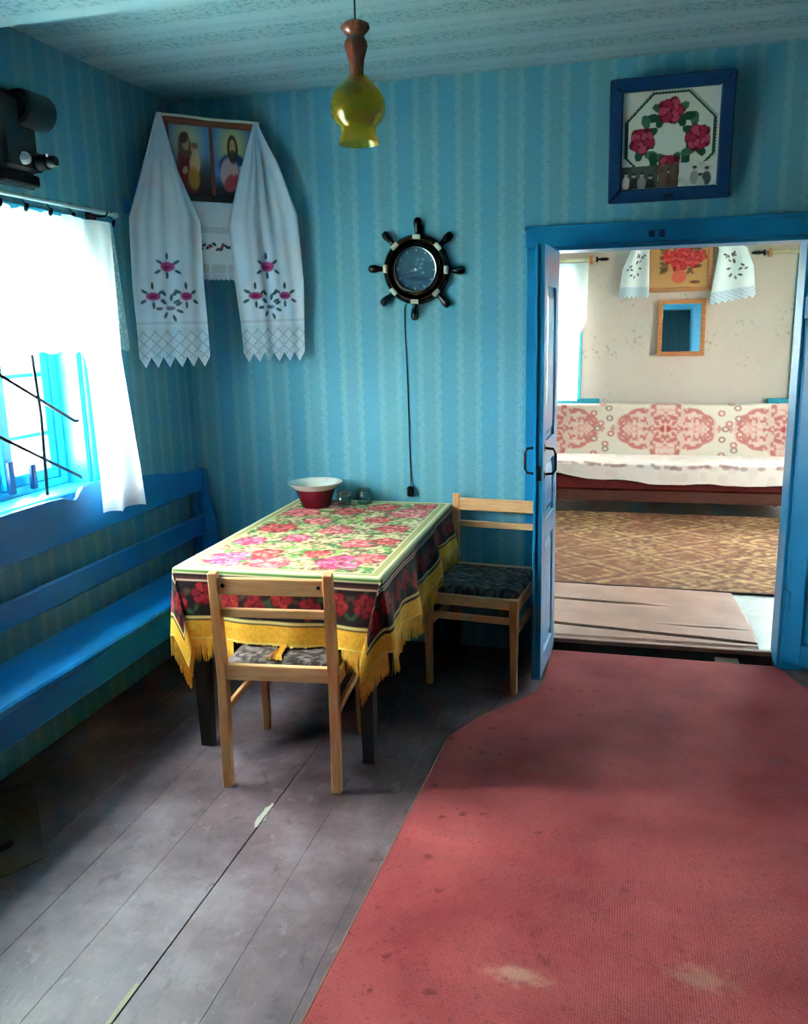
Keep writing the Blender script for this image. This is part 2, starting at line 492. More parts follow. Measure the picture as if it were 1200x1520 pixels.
M_TULLE = tulle('white lace tulle', (246, 246, 240), 0.88)
M_TULLE2 = tulle('white sheer drape', (246, 246, 246), 0.92, 0.0)

M_CLOTH = attr_mat('printed plush tablecloth', 0.65, 0.06, bump=0.35, bs=420, spec=0.2)
M_FRINGE = pbr('yellow silk fringe', (234, 176, 58), 0.5, 0.15, 40)
M_LINEN = attr_mat('white linen', 0.85, transl=0.12, bump=0.15, bs=500)
M_LACE = attr_mat('white crochet lace', 0.85, alpha=True, transl=0.1)
M_PRINT = attr_mat('printed paper', 0.35, spec=0.4)
M_STITCH = attr_mat('cross stitch canvas', 0.85, bump=0.3, bs=700)
M_SOFAC = attr_mat('patterned sofa cover', 0.9, bump=0.25, bs=300)
M_RUG = attr_mat('patterned brown rug', 0.95, bump=0.5, bs=260)
M_SEATPAD = attr_mat('dark floral seat fabric', 0.85, bump=0.3, bs=300)
M_DIAL = attr_mat('dial print', 0.3, spec=0.5)

# ------------------------------------------------------------------ room shell
ZC = 2.695; RX = 5.40; RY = -7.00; FY = 3.70; FX = 4.60
WZ0, WZ1 = 0.97, 2.00               # window openings
o = boxo('floor', (-0.0, RY, -0.16), (RX, 0.0, -0.03), M_DARK, bev=0); struct(o, 'floor of worn purple-brown painted boards in the blue room', 'floor')
FLOOR = o
edges = [0.02, 0.245, 0.45, 0.655, 0.86, 1.078, 1.280, 1.49, 1.70, 1.91, 2.12, 2.33, 2.54, 2.75, 2.96, 3.17, 3.38, 3.59, 3.80, 4.01, 4.28, 4.50, 4.72, 4.94, 5.16, 5.38]
for i, (a, b) in enumerate(zip(edges, edges[1:])):
    gap = 0.0035 if abs(b - 1.078) < 0.01 else 0.0003
    dz = random.uniform(-0.0012, 0.0012)
    boxo('plank', (a + 0.0003, RY, -0.03), (b - gap, -0.005, 0.0 + min(0, dz) * 0.4), M_FLOOR, FLOOR, 0.0008)

o = boxes('wall_left', [((-0.22, RY, -0.16), (0, -2.06, ZC)), ((-0.22, -0.93, -0.16), (0, 0.15, ZC)),
     ((-0.22, -2.06, -0.16), (0, -0.93, WZ0)),
     ((-0.22, -2.06, WZ1), (0, -0.93, ZC))], M_WALLY)
struct(o, 'blue striped wallpapered wall with the curtained window and bench', 'wall')
OX0, OX1, OZ = 1.840, 2.935, 1.935
o = boxes('wall_back', [((0, 0, -0.16), (OX0, 0.15, ZC)), ((OX1, 0, -0.16), (RX + 0.15, 0.15, ZC)), ((OX0, 0, OZ), (OX1, 0.15, ZC))], M_WALLX)
struct(o, 'blue striped wallpapered wall with the ship wheel clock and doorway', 'wall')
o = boxo('wall_right', (RX, RY, -0.16), (RX + 0.15, 0, ZC), M_WALLY, bev=0); struct(o, 'blue striped wallpapered side wall beyond the carpet', 'wall')
o = boxo('wall_front', (-0.22, RY - 0.2, -0.16), (RX + 0.15, RY, ZC), M_WALLX, bev=0); struct(o, 'blue striped wallpapered wall opposite the ship wheel clock', 'wall')
o = boxo('ceiling', (-0.22, RY - 0.2, ZC), (RX + 0.15, 0.15, ZC + 0.1), M_CEIL, bev=0); struct(o, 'pale teal papered ceiling with bands of small leaves', 'ceiling')
o = boxo('trim_1', (0, -1.72, ZC - 0.12), (RX, -1.452, ZC), M_CEIL, bev=0.006); struct(o, 'papered ceiling beam crossing the blue room', 'beam')

# far room
o = boxo('floor.001', (-0.35, 0.110, -0.16), (FX, FY, 0.03), M_WHITEWOOD, bev=0.003); struct(o, 'glossy pale floor of the room beyond the doorway', 'floor')
o = boxes('wall_far', [((-0.35, FY, -0.16), (0.66, FY + 0.35, ZC)), ((1.72, FY, -0.16), (3.58, FY + 0.35, ZC)), ((4.44, FY, -0.16), (FX + 0.4, FY + 0.35, ZC)),
     ((0.66, FY, -0.16), (1.72, FY + 0.35, 0.93)), ((3.58, FY, -0.16), (4.44, FY + 0.35, 0.93)),
     ((0.66, FY, 2.02), (1.72, FY + 0.35, ZC)), ((3.58, FY, 2.02), (4.44, FY + 0.35, ZC))], M_FARW)
struct(o, 'cream floral wallpapered wall behind the sofa in the far room', 'wall')
o = boxes('wall_far_right', [((FX, 0.15, -0.16), (FX + 0.35, 1.75, ZC)), ((FX, 2.5, -0.16), (FX + 0.35, FY, ZC)), ((FX, 1.75, -0.16), (FX + 0.35, 2.5, 0.85)), ((FX, 1.75, 2.1), (FX + 0.35, 2.5, ZC))], M_FARW)
struct(o, 'cream wallpapered side wall of the far room', 'wall')
o = boxo('wall_far_left', (-0.35, 0.15, -0.16), (0.0, FY, ZC), M_FARW, bev=0); struct(o, 'cream wallpapered wall of the far room past its left window', 'wall')
o = boxo('ceiling.001', (-0.35, 0.15, ZC), (FX + 0.4, FY + 0.35, ZC + 0.1), M_CEIL, bev=0); struct(o, 'papered ceiling of the far room', 'ceiling')
o = boxo('ground_outside', (-30, -30, -0.62), (30, 30, -0.5), M_GROUND, bev=0); struct(o, 'pale bright yard outside the windows', 'ground')

o = boxes('added_eaves', [((-0.52, RY - 0.9, 2.62), (-0.22, FY + 1.0, 2.70)), ((-0.35, FY + 0.35, 2.62), (FX + 1.05, FY + 1.0, 2.70)), ((FX + 0.4, 0.2, 2.62), (FX + 1.05, FY + 0.35, 2.70))], M_DARKWOOD)  # added overhang, out of view: blocks steep sky light at the windows
struct(o, 'unseen dark eaves added outside the windows to cut steep sky light', 'roof')
# ------------------------------------------------------------------ windows
def to_wall(side, base):
    """local x along wall, y out of the room, z up"""
    if side == 'left':   # room is +X ; local x -> +Y
        return Matrix(((0, -1, 0, base[0]), (1, 0, 0, base[1]), (0, 0, 1, base[2]), (0, 0, 0, 1)))
    if side == 'far':    # room is -Y ; local x -> +X, out -> +Y
        return Matrix.Translation(base)
    if side == 'front':  # room is +Y ; local x -> -X, out -> -Y
        return Matrix(((-1, 0, 0, base[0]), (0, -1, 0, base[1]), (0, 0, 1, base[2]), (0, 0, 0, 1)))
    if side == 'farright':  # room is -X ; local x -> -Y, out -> +X
        return Matrix(((0, 1, 0, base[0]), (-1, 0, 0, base[1]), (0, 0, 1, base[2]), (0, 0, 0, 1)))
def window(name, label, side, base, w, h, mat, casing=0.11, detail=True, horn=0.05):
    r = thing(name, label, 'window'); r['kind'] = 'structure'
    r.matrix_world = to_wall(side, base)
    d0 = 0.10
    # lining of the reveal, frame
    ld = {'left': 0.22, 'front': 0.20}.get(side, 0.30)
    boxes('lining', [((0, 0.0, 0), (0.018, ld, h)), ((w - 0.018, 0.0, 0), (w, ld, h)), ((0.018, 0.0, h - 0.018), (w - 0.018, ld, h))], mat, r)
    boxes('window_frame', [((0.018, d0, 0.0), (0.058, d0 + 0.07, h)), ((w - 0.058, d0, 0), (w - 0.018, d0 + 0.07, h)), ((0.058, d0, h - 0.06), (w - 0.058, d0 + 0.07, h - 0.018)), ((0.058, d0, 0.0), (w - 0.058, d0 + 0.07, 0.045))], mat, r, 0.004)
    boxo('sill', (-horn, -0.05, -0.035), (w + horn, d0, 0.012), mat, r, 0.006)
    if casing:
        boxes('casing', [((-casing, -0.022, -0.03), (0, 0, h + 0.075)), ((w, -0.022, -0.03), (w + casing, 0, h + 0.075)), ((0, -0.022, h), (w, 0, h + 0.075))], mat, r, 0.004)
    nl = 3 if side == 'left' else 2
    pitch = (w - 0.116 + 0.044) / nl
    lights = [(0.058 + k * pitch, 0.058 + k * pitch + pitch - 0.044) for k in range(nl)]
    for k, (a, b) in enumerate(lights):
        z0, z1 = 0.045, h - 0.06
        st = 0.042
        if k: boxo('mullion', (a - 0.044, d0 - 0.012, 0.045), (a, d0 + 0.06, h - 0.06), mat, r, 0.004)
        sa = boxes('sash', [((a, d0 + 0.012, z0), (a + st, d0 + 0.052, z1)), ((b - st, d0 + 0.012, z0), (b, d0 + 0.052, z1)), ((a + st, d0 + 0.012, z0), (b - st, d0 + 0.052, z0 + 0.045)), ((a + st, d0 + 0.012, z1 - 0.05), (b - st, d0 + 0.052, z1))], mat, r, 0.004)
        bars = [z0 + 0.045]
        for zz in (0.235, 0.475, 0.715):
            boxo('glazing_bar', (a + st, d0 + 0.018, zz - 0.009), (b - st, d0 + 0.046, zz + 0.009), mat, sa, 0.003)
            bars.append(zz)
        bars.append(z1 - 0.05)
        for p0, p1 in zip(bars, bars[1:]):
            boxo('pane', (a + st, d0 + 0.030, p0), (b - st, d0 + 0.034, p1), M_PANE, sa, 0)
    if detail:
        for (xx, hh) in ((lights[2][0] - 0.036, 0.13), (lights[2][0] + 0.09, 0.10)):
            boxo('latch', (xx, d0 - 0.032, 0.03), (xx + 0.028, d0 - 0.010, 0.03 + hh), M_FRAMEBLUE, r, 0.004)
    return r
w1 = window('window_1', 'blue framed window behind the white lace curtain above the bench', 'left', (0, -2.06, WZ0), 1.13, 1.03, M_WIN)
window('window_2', 'teal cased far room window behind the white curtain', 'far', (0.66, FY, 0.93), 1.06, 1.09, M_TEAL, 0.075, False, 0.24)
window('window_3', 'teal silled far room window beside the right end of the sofa', 'far', (3.58, FY, 0.93), 0.86, 1.09, M_TEAL, 0.075, False, 0.24)
window('window_4', 'teal far room window on the side wall', 'farright', (FX, 2.5, 0.85), 0.75, 1.25, M_TEAL, detail=False)

# iron bars on the bench window, fixed to the casing
g = thing('window_grille', 'thin dark iron rods crossing the bench window', 'grille', (0.0, -1.25, 1.0))
def rod(pts, r=0.0065, name='rod'):
    bm = bmesh.new(); b = Vector((0.0, -1.25, 1.0)); tube(bm, [Vector(p) - b for p in pts], r, 6)
    return obj(name, bm, M_IRON, g, True)
rod([(0.012, -1.72, 1.625), (0.012, -1.404, 1.455), (0.012, -1.016, 1.252), (0.010, -0.995, 1.252)])
rod([(0.012, -1.78, 1.405), (0.012, -1.443, 1.235), (0.012, -1.02, 1.022), (0.002, -1.0, 1.012)])
rod([(0.012, -1.235, 1.96), (0.014, -1.238, 1.54), (0.012, -1.222, 1.3), (0.012, -1.236, 0.985)])

# ------------------------------------------------------------------ doorway
r = thing('trim_2', 'blue painted casing and lintel around the doorway', 'door frame', (OX0, 0, 0)); r['kind'] = 'structure'
def inr(lo, hi): return tuple(Vector(lo) - Vector((OX0, 0, 0))), tuple(Vector(hi) - Vector((OX0, 0, 0)))
boxo('casing', *inr((OX0 - 0.095, -0.028, 0.0), (OX0, 0.0, OZ)), M_BLUE, r, 0.005)
boxo('casing', *inr((OX1, -0.028, 0.0), (OX1 + 0.10, 0.0, OZ)), M_BLUE, r, 0.005)
boxo('lintel', *inr((OX0 - 0.10, -0.034, OZ), (OX1 + 0.6, 0.0, OZ + 0.085)), M_BLUE, r, 0.006)
boxo('lintel_ledge', *inr((OX0 - 0.105, -0.042, OZ + 0.072), (OX1 + 0.6, 0.0, OZ + 0.092)), M_BLUE, r, 0.005)
boxes('far_casing', [inr((OX0 - 0.10, 0.15, 0.03), (OX0, 0.172, OZ)), inr((OX1, 0.15, 0.03), (OX1 + 0.10, 0.172, OZ)), inr((OX0 - 0.10, 0.15, OZ), (OX1 + 0.10, 0.172, OZ + 0.10))], M_BLUE, r, 0.004)
boxo('jamb', *inr((OX0, -0.02, 0.0), (OX0 + 0.016, 0.155, OZ - 0.016)), M_BLUE, r, 0.003)
boxo('jamb', *inr((OX1 - 0.016, -0.02, 0.0), (OX1, 0.155, OZ - 0.016)), M_BLUE, r, 0.003)
boxo('jamb_head', *inr((OX0, -0.02, OZ - 0.016), (OX1, 0.155, OZ)), M_BLUE, r, 0.003)
boxo('head_bolt', *inr((2.275, -0.046, 1.957), (2.300, -0.033, 1.985)), M_FRAMEBLUE, r, 0.003)
boxo('head_bolt', *inr((2.318, -0.050, 1.953), (2.342, -0.033, 1.987)), M_FRAMEBLUE, r, 0.003)

def leaf(name, label, hinge, ang, w, mat, panels, flip):
    """local x from the hinge to the free edge, thickness 0..0.04 in y, z up"""
    r = thing(name, label, 'door', hinge, (0, 0, ang)); r['kind'] = 'structure'
    H = 1.885; st = 0.085; T = 0.04
    rails = [(0.0, panels[0][0])] + [(p[1], q[0]) for p, q in zip(panels, panels[1:])] + [(panels[-1][1], H)]
    boxes('door_frame', [((0, 0, 0), (st, T, H)), ((w - st, 0, 0), (w, T, H))] + [((st, 0, a), (w - st, T, b)) for a, b in rails], mat, r, 0.003)
    bm = bmesh.new(); bx(bm, (w, 0.0, 0), (w + 0.003, T, H), 0.001); obj('edge', bm, M_BLUE, r)
    bm = bmesh.new(); bx(bm, (w + 0.003, 0.002, 0), (w + 0.012, 0.014, H), 0.002); obj('rebate_strip', bm, M_BLUE, r)
    for a, b in panels:
        bm = bmesh.new()
        bx(bm, (st, 0.014, a), (w - st, T - 0.014, b))
        for y0, y1 in ((0.004, 0.016), (T - 0.016, T - 0.004)):
            q0 = [(st + 0.012, 0, a + 0.012), (w - st - 0.012, 0, a + 0.012), (w - st - 0.012, 0, b - 0.012), (st + 0.012, 0, b - 0.012)]
            s = 0.035
            q1 = [(st + s + 0.01, 0, a + s + 0.01), (w - st - s - 0.01, 0, a + s + 0.01), (w - st - s - 0.01, 0, b - s - 0.01), (st + s + 0.01, 0, b - s - 0.01)]
            yo, yi = (y0, y1) if y0 < 0.01 else (y1, y0)
            hexa(bm, [(p[0], yi, p[2]) for p in q0], [(p[0], yo, p[2]) for p in q1])
        obj('panel', bm, mat, r)
    return r
DL = leaf('door_1', 'narrow blue panelled door leaf with a painted-in pale sheen, standing open beside the chair', (1.852, -0.012, 0.032), math.radians(-90 - 3.0), 0.430, M_DOOR, [(0.10, 0.62), (0.72, 0.97), (1.07, 1.72)], 1)
def pull(parent, x, z0, z1, y, sgn):
    bm = bmesh.new()
    tube(bm, [(x, y, z0), (x, y + sgn * 0.036, z0 + 0.004), (x, y + sgn * 0.046, z0 + 0.022), (x, y + sgn * 0.046, z1 - 0.022), (x, y + sgn * 0.036, z1 - 0.004), (x, y, z1)], 0.006, 8)
    bx(bm, (x - 0.014, min(y, y + sgn * 0.003), z0 - 0.016), (x + 0.014, max(y, y + sgn * 0.003), z0 + 0.014), 0.001)
    bx(bm, (x - 0.014, min(y, y + sgn * 0.003), z1 - 0.014), (x + 0.014, max(y, y + sgn * 0.003), z1 + 0.016), 0.001)
    o = obj('handle', bm, M_IRON, parent); o['label'] = 'black iron pull handle'; smooth_angle(o)
pull(DL, 0.375, 0.93, 1.045, 0.04, 1)
pull(DL, 0.375, 0.93, 1.045, 0.0, -1)
boxo('bolt', (0.30, -0.016, 1.66), (0.33, 0.0, 1.79), M_IRON, DL, 0.004)
boxo('keyhole_plate', (0.4325, 0.018, 0.91), (0.4345, 0.034, 0.975), M_IRON, DL, 0.001)
DR = leaf('door_2', 'dark blue door leaf folded wide open at the right of the doorway', (2.938, -0.032, 0.045), math.radians(-36), 0.56, M_BLUE, [(0.10, 0.62), (0.72, 0.97), (1.07, 1.72)], 1)
for zz in (0.25, 1.55):
    boxo('hinge', (-0.012, -0.004, zz), (0.02, 0.004, zz + 0.09), M_BLUE, DR, 0.002)

# threshold: dark gap, then a worn board
o = boxo('trim_3', (OX0 + 0.02, 0.094, 0.012), (OX1 - 0.02, 0.128, 0.035), M_CANVAS, bev=0.004); struct(o, 'worn pale threshold edge behind the dark gap in the doorway', 'threshold')
k = boxo('gap_shade', (OX0 + 0.016, 0.096, -0.12), (OX1 - 0.016, 0.1095, 0.012), M_DARK, o, 0.001); k['label'] = 'dark strip with the shade of the gap put into its colour'  # added near-black strip: shade inside the gap painted over the pale floor edge
bm = bmesh.new(); bx(bm, (2.655, 0.020, -0.12), (2.765, 0.085, -0.002), 0.004)
tag(obj('wood_scrap', bm, M_SCRAP), 'small pale wood scrap wedged in the dark threshold gap', 'scrap')
boxo('gap_base', (0, -0.005, -0.16), (FX, 0.112, -0.12), M_DARK, FLOOR, 0)

# ------------------------------------------------------------------ carpet, loose board
def carpet_edge(y): return 1.515 + 0.045 * (y + 2.5) / 1.5
bm = bmesh.new()
pts = [(1.44, -5.2), (3.95, -5.2), (3.95, -0.22), (3.0, -0.22), (2.92, -0.012), (1.885, -0.004), (1.880, -0.40), (1.855, -0.52), (1.805, -0.61), (1.73, -0.71), (1.65, -0.82), (1.59, -0.93), (1.562, -1.03)]
prism(bm, [(x, y, 0.001) for x, y in pts], (0, 0, 0.007))
o = obj('red_carpet', bm, M_CARPET); tag(o, 'worn red carpet with dark stains leading to the doorway', 'carpet')
bm = bmesh.new()
tube(bm, [(1.44, -5.2, 0.006), (1.562, -1.03, 0.006), (1.65, -0.82, 0.006), (1.73, -0.71, 0.006), (1.805, -0.61, 0.006), (1.855, -0.52, 0.006)], 0.004, 6)
e_ = obj('binding', bm, pbr('carpet binding', (150, 104, 88), 0.9), o); e_['label'] = 'frayed brown edge binding'
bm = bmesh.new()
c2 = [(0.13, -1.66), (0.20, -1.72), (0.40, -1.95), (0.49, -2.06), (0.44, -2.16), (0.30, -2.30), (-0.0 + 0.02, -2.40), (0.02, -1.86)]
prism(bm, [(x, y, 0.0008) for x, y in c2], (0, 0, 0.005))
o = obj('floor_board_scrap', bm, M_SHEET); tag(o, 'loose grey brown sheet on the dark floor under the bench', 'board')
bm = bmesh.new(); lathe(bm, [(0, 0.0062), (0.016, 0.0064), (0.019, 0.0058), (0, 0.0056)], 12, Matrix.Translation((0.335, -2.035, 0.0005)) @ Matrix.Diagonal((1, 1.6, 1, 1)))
k = obj('hole', bm, M_DARK, o); k['label'] = 'small dark hole in the sheet'

# ------------------------------------------------------------------ bench
B = thing('bench', 'long blue painted bench with slatted back under the window', 'bench', (0, -1.65, 0))
BO = Vector((0, -1.65, 0))
def bpart(name, lo, hi, bev=0.006): return boxo(name, Vector(lo) - BO, Vector(hi) - BO, M_BENCH, B, bev)
BY0, BY1 = -3.25, -0.10
bpart('seat', (0.075, BY0, 0.428), (0.352, BY1, 0.460), 0.008)
bpart('apron', (0.318, BY0 + 0.02, 0.315), (0.342, BY1 - 0.02, 0.428))
bpart('back_slat', (0.052, BY0, 0.560), (0.074, BY1, 0.662))
prof = [(-0.10, 0.900), (-0.20, 0.906), (-0.35, 0.922), (-0.50, 0.945), (-0.65, 0.962), (-0.85, 0.986), (-1.00, 0.998), (-1.06, 1.000), (-1.09, 0.994), (-1.115, 0.976), (-1.135, 0.955), (-1.155, 0.945), (-1.175, 0.948), (-1.19, 0.962), (-1.22, 0.972), (-1.33, 0.976), (-1.5, 0.976), (-1.65, 0.974)]
prof = prof + [(-3.30 - y, z) for y, z in prof[::-1][1:]]
bm = bmesh.new()
outl = [(0.052, y + 1.65, z) for y, z in prof] + [(0.052, prof[-1][0] + 1.65, 0.79), (0.052, prof[0][0] + 1.65, 0.79)]
prism(bm, outl, (0.024, 0, 0))
bmesh.ops.bevel(bm, geom=[e for e in bm.edges if len(e.link_faces) == 2 and any(len(f.verts) > 4 for f in e.link_faces)], offset=0.004, segments=1, affect='EDGES')
obj('crest_board', bm, M_BENCH, B)
for y in (BY1 - 0.045, -2.2, BY0 + 0.0):
    y0, y1 = y, y + 0.045
    if y in (BY1 - 0.045, BY0): boxo('back_post', Vector((0.030, y0, 0.0)) - BO, Vector((0.052, y1, 0.90)) - BO, M_BENCH, B, 0.004)
    boxo('leg', Vector((0.10, y0, 0.0)) - BO, Vector((0.15, y1, 0.428)) - BO, M_BENCH, B, 0.003)
    boxo('leg_rail', Vector((0.052, y0 + 0.005, 0.36)) - BO, Vector((0.318, y1 - 0.005, 0.425)) - BO, M_BENCH, B, 0.003)
# end board at the corner
bm = bmesh.new()
prism(bm, [(0.045, -0.098 + 1.65, 0.40), (0.15, -0.098 + 1.65, 0.40), (0.13, -0.098 + 1.65, 0.62), (0.092, -0.098 + 1.65, 0.80), (0.080, -0.098 + 1.65, 0.905), (0.045, -0.098 + 1.65, 0.905)], (0, 0.024, 0))
obj('end_board', bm, M_BENCH, B)

# ------------------------------------------------------------------ table
T = thing('dining_table', 'dark wooden table under the patterned cloth', 'table', (0.98, -0.68, 0))
boxo('tabletop', (-0.385, -0.625, 0.712), (0.385, 0.625, 0.742), M_DARKWOOD, T, 0.006)
boxo('frame', (-0.33, -0.57, 0.62), (0.33, 0.57, 0.712), M_DARKWOOD, T, 0.004)
for sx in (-1, 1):
    for sy in (-1, 1):
        bm = bmesh.new()
        a = 0.032; b = 0.022
        cx, cy = sx * 0.335, sy * 0.575
        hexa(bm, [(cx - a, cy - a, 0.712), (cx + a, cy - a, 0.712), (cx + a, cy + a, 0.712), (cx - a, cy + a, 0.712)][::-1],
                 [(cx - b, cy - b, 0.0), (cx + b, cy - b, 0.0), (cx + b, cy + b, 0.0), (cx - b, cy + b, 0.0)][::-1])
        obj('leg', bm, M_DARKWOOD, T)

# tablecloth : flat cloth coordinates (s,t) draped over the top
TX0, TX1, TY0, TY1, TZ = 0.592, 1.395, -1.335, -0.040, 0.7475
DROP = 0.272
WW, LL = TX1 - TX0, TY1 - TY0
def drape(s, t, extra=0.0):
    """s,t: cloth coordinates, 0..WW, 0..LL on the top, beyond = hanging"""
    s = np.asarray(s, float); t = np.asarray(t, float)
    du = np.where(s < 0, -s, np.where(s > WW, s - WW, 0.0)); dv = np.where(t < 0, -t, np.where(t > LL, t - LL, 0.0))
    sx = np.where(s < 0, -1.0, 1.0); sy = np.where(t < 0, -1.0, 1.0)
    bxp = TX0 + np.clip(s, 0, WW); byp = TY0 + np.clip(t, 0, LL)
    rho = np.hypot(du, dv)
    th = np.arctan2(dv, du)                      # 0 : x side, pi/2 : y side
    corner = (du > 0) & (dv > 0)
    # plain sides : waves grow with the drop
    wx = 0.012 + 0.020 * np.sin(t * 17.0 + 0.6) + 0.010 * np.sin(t * 31 + 1.0)
    wy = 0.010 + 0.012 * np.sin(s * 15.0 + 2.2) + 0.007 * np.sin(s * 29)
    k = np.clip(rho / DROP, 0, 1.6)
    outx = np.where(du > 0, sx * (0.004 + wx * k), 0.0); outy = np.where(dv > 0, sy * (0.004 + wy * k), 0.0)
    X = bxp + np.where(corner, 0, outx); Y = byp + np.where(corner, 0, outy)
    Z = TZ - rho + 0 * s
    # corner folds : the spare cloth is laid over the end panel as a hanging flap
    tt = np.clip((PI / 2 - th) / (PI / 2), 0, 1)
    psi = 0.36 * np.sin(PI * tt ** 0.7) * (1 - 0.5 * tt) - 0.05 * np.sin(PI * tt)
    X = np.where(corner, bxp - sx * rho * np.sin(psi) + sx * (0.004 + 0.014 * k) * tt, X)
    Y = np.where(corner, byp + sy * (0.004 + 0.012 * k * (1 - tt) + 0.030 * k * np.sin(PI * tt)), Y)
    Z = np.where(corner, TZ - rho * np.cos(psi), Z)
    # lies up on the seat of the chair by the wall
    seat = np.clip((byp + 0.60) / 0.12, 0, 1) * (s > WW)
    Z = np.where(s > WW, TZ - (TZ - Z) * (1 - 0.25 * seat), Z); X = X + 0.012 * seat * k * (s > WW)
    X = X + 0.006 - 0.018 * np.clip(t / LL, 0, 1)
    # rounded edge
    Z = Z - 0.003 * np.exp(-((rho / 0.01) ** 2)) * (rho > 0)
    top = (du == 0) & (dv == 0)
    Z = Z + np.where(top, 0.0012 * (vnoise(s * 9, t * 9) - 0.5), 0)
    # the cloth is against the wall at the back : hangs straight
    Y = np.minimum(Y, -0.012)
    return X, Y, Z
def cloth_P(U, V): return drape(-DROP + U * (WW + 2 * DROP), -DROP + V * (LL + 2 * DROP))
_rs = np.random.default_rng(11)
def rose(im, x, y, cx, cy, r, pal, ang=0.0):
    idx = np.nonzero((np.abs(x - cx) < 1.35 * r) & (np.abs(y - cy) < 1.35 * r))
    if len(idx[0]) == 0: return
    sx, sy = x[idx], y[idx]; sub = im[idx][None]
    X, Y = sx[None], sy[None]
    lerp = lambda a, b, f: tuple(a[i] * (1 - f) + b[i] * f for i in range(3))
    a = np.arctan2(Y - cy, X - cx); d = np.hypot(X - cx, Y - cy)
    fill(sub, soft(d / (r * (1 + 0.13 * np.cos(5 * a + ang))), 1.0, 0.12), pal[2])
    for k, (f, n, w, h) in enumerate(((0.68, 6, 0.36, 0.27), (0.44, 5, 0.30, 0.22), (0.20, 4, 0.22, 0.16))):
        for i in range(n):
            b = ang * 1.7 + k * 0.6 + i * 2 * PI / n + 0.15 * math.sin(i * 3.1 + ang)
            px, py = cx + f * r * math.cos(b), cy + f * r * math.sin(b)
            fill(sub, ell(X, Y, px, py, w * r * 1.10, h * r * 1.18, b + PI / 2, 0.25) * 0.85, pal[2])
            fill(sub, ell(X, Y, px + 0.05 * r * math.cos(b), py + 0.05 * r * math.sin(b), w * r * 0.92, h * r * 0.9, b + PI / 2, 0.35), lerp(pal[0], pal[1], 0.15 + 0.55 * ((i + k) % 2)))
    fill(sub, ell(X, Y, cx, cy, r * 0.12, r * 0.10, ang, 0.4), pal[2])
    im[idx] = sub[0]
def cloth_paint(U, V):
    s = -DROP + U * (WW + 2 * DROP); t = -DROP + V * (LL + 2 * DROP)
    du = np.maximum(np.maximum(-s, s - WW), 0); dv = np.maximum(np.maximum(-t, t - LL), 0)
    e = np.maximum(np.maximum(-s, s - WW), np.maximum(-t, t - LL))   # >0 outside, <0 inside
    if U.size < 50: return canvas(U, (0, 0, 0))
    im = canvas(U, (22, 10, 12))
    # centre : dark ground painted lighter, window sheen put into its colour
    n1 = vnoise(s * 26, t * 26); n2 = vnoise(s * 60 + 9, t * 60)
    g = canvas(U, (172, 154, 98))
    fill(g, soft(n1, 0.45, 0.15), (120, 104, 52)); fill(g, (n2 > 0.58) * 0.7, (232, 220, 168)); fill(g, (n2 < 0.24) * 0.7, (108, 44, 34))
    R = np.random.default_rng(3)
    for i in range(70):
        cx, cy = R.uniform(0.05, WW - 0.05), R.uniform(0.05, LL - 0.05); an = R.uniform(0, PI)
        gc = [(96, 150, 60), (58, 116, 48), (140, 176, 84)][i % 3]
        fill(g, ell(s, t, cx, cy, R.uniform(0.03, 0.055), R.uniform(0.014, 0.022), an), gc)
    spots = [(0.16, 0.15, 0.085), (0.33, 0.12, 0.075), (0.27, 0.24, 0.06), (0.60, 0.17, 0.085), (0.70, 0.25, 0.06), (0.47, 0.27, 0.05), (0.13, 0.42, 0.06), (0.58, 0.45, 0.06), (0.69, 0.50, 0.05),
             (0.30, 0.50, 0.055), (0.15, 0.66, 0.075), (0.42, 0.66, 0.07), (0.66, 0.72, 0.065), (0.28, 0.82, 0.06), (0.55, 0.88, 0.06), (0.14, 0.98, 0.08), (0.36, 1.04, 0.07), (0.66, 1.03, 0.085), (0.50, 1.14, 0.07), (0.22, 1.17, 0.07), (0.70, 1.18, 0.06)]
    pals = [((206, 40, 96), (240, 120, 170), (150, 20, 60)), ((196, 30, 42), (236, 90, 90), (120, 12, 24)), ((214, 70, 84), (246, 150, 150), (160, 30, 50))]
    for i, (cx, cy, r) in enumerate(spots):
        for q in range(3): fill(g, ell(s, t, cx + r * 1.15 * math.cos(i + q * 2.1), cy + r * 1.15 * math.sin(i + q * 2.1), r * 0.55, r * 0.22, i + q * 2.1), (70, 132, 52))
        rose(g, s + 0.012 * (n2 - 0.5), t + 0.012 * (n1 - 0.5), cx, cy, r * 1.12, pals[(i * 2 + (cy > 0.55)) % 3 if cy < 0.6 else 1 + i % 2], i * 1.3)
    n3 = vnoise(s * 95 + 3, t * 70); fill(g, (n3 > 0.66) * 0.5, (236, 222, 170)); fill(g, (n3 < 0.2) * 0.45, (96, 40, 34))
    im[e < -0.018] = g[e < -0.018]
    # edge lines on the top and just over the edge
    band = lambda a, b: ((e > a) & (e < b)) * 1.0
    fill(im, band(-0.050, -0.042), (226, 220, 170)); fill(im, band(-0.042, -0.018), (168, 158, 96)); fill(im, band(-0.018, -0.010), (232, 226, 180))
    fill(im, band(-0.010, 0.004), (206, 200, 150)); fill(im, band(0.004, 0.012), (74, 120, 60))
    fill(im, band(0.012, 0.017), (214, 196, 150)); fill(im, band(0.017, 0.027), (30, 14, 16)); fill(im, band(0.027, 0.032), (214, 180, 150))
    fill(im, band(0.032, 0.040), (70, 30, 28)); fill(im, band(0.040, 0.045), (206, 176, 150))
    # rose border on the hanging sides
    hang = (e > 0.046) & (e < 0.178)
    b = im.copy()
    per = [('t', -0.11), ('t', LL + 0.11), ('s', -0.11), ('s', WW + 0.11)]
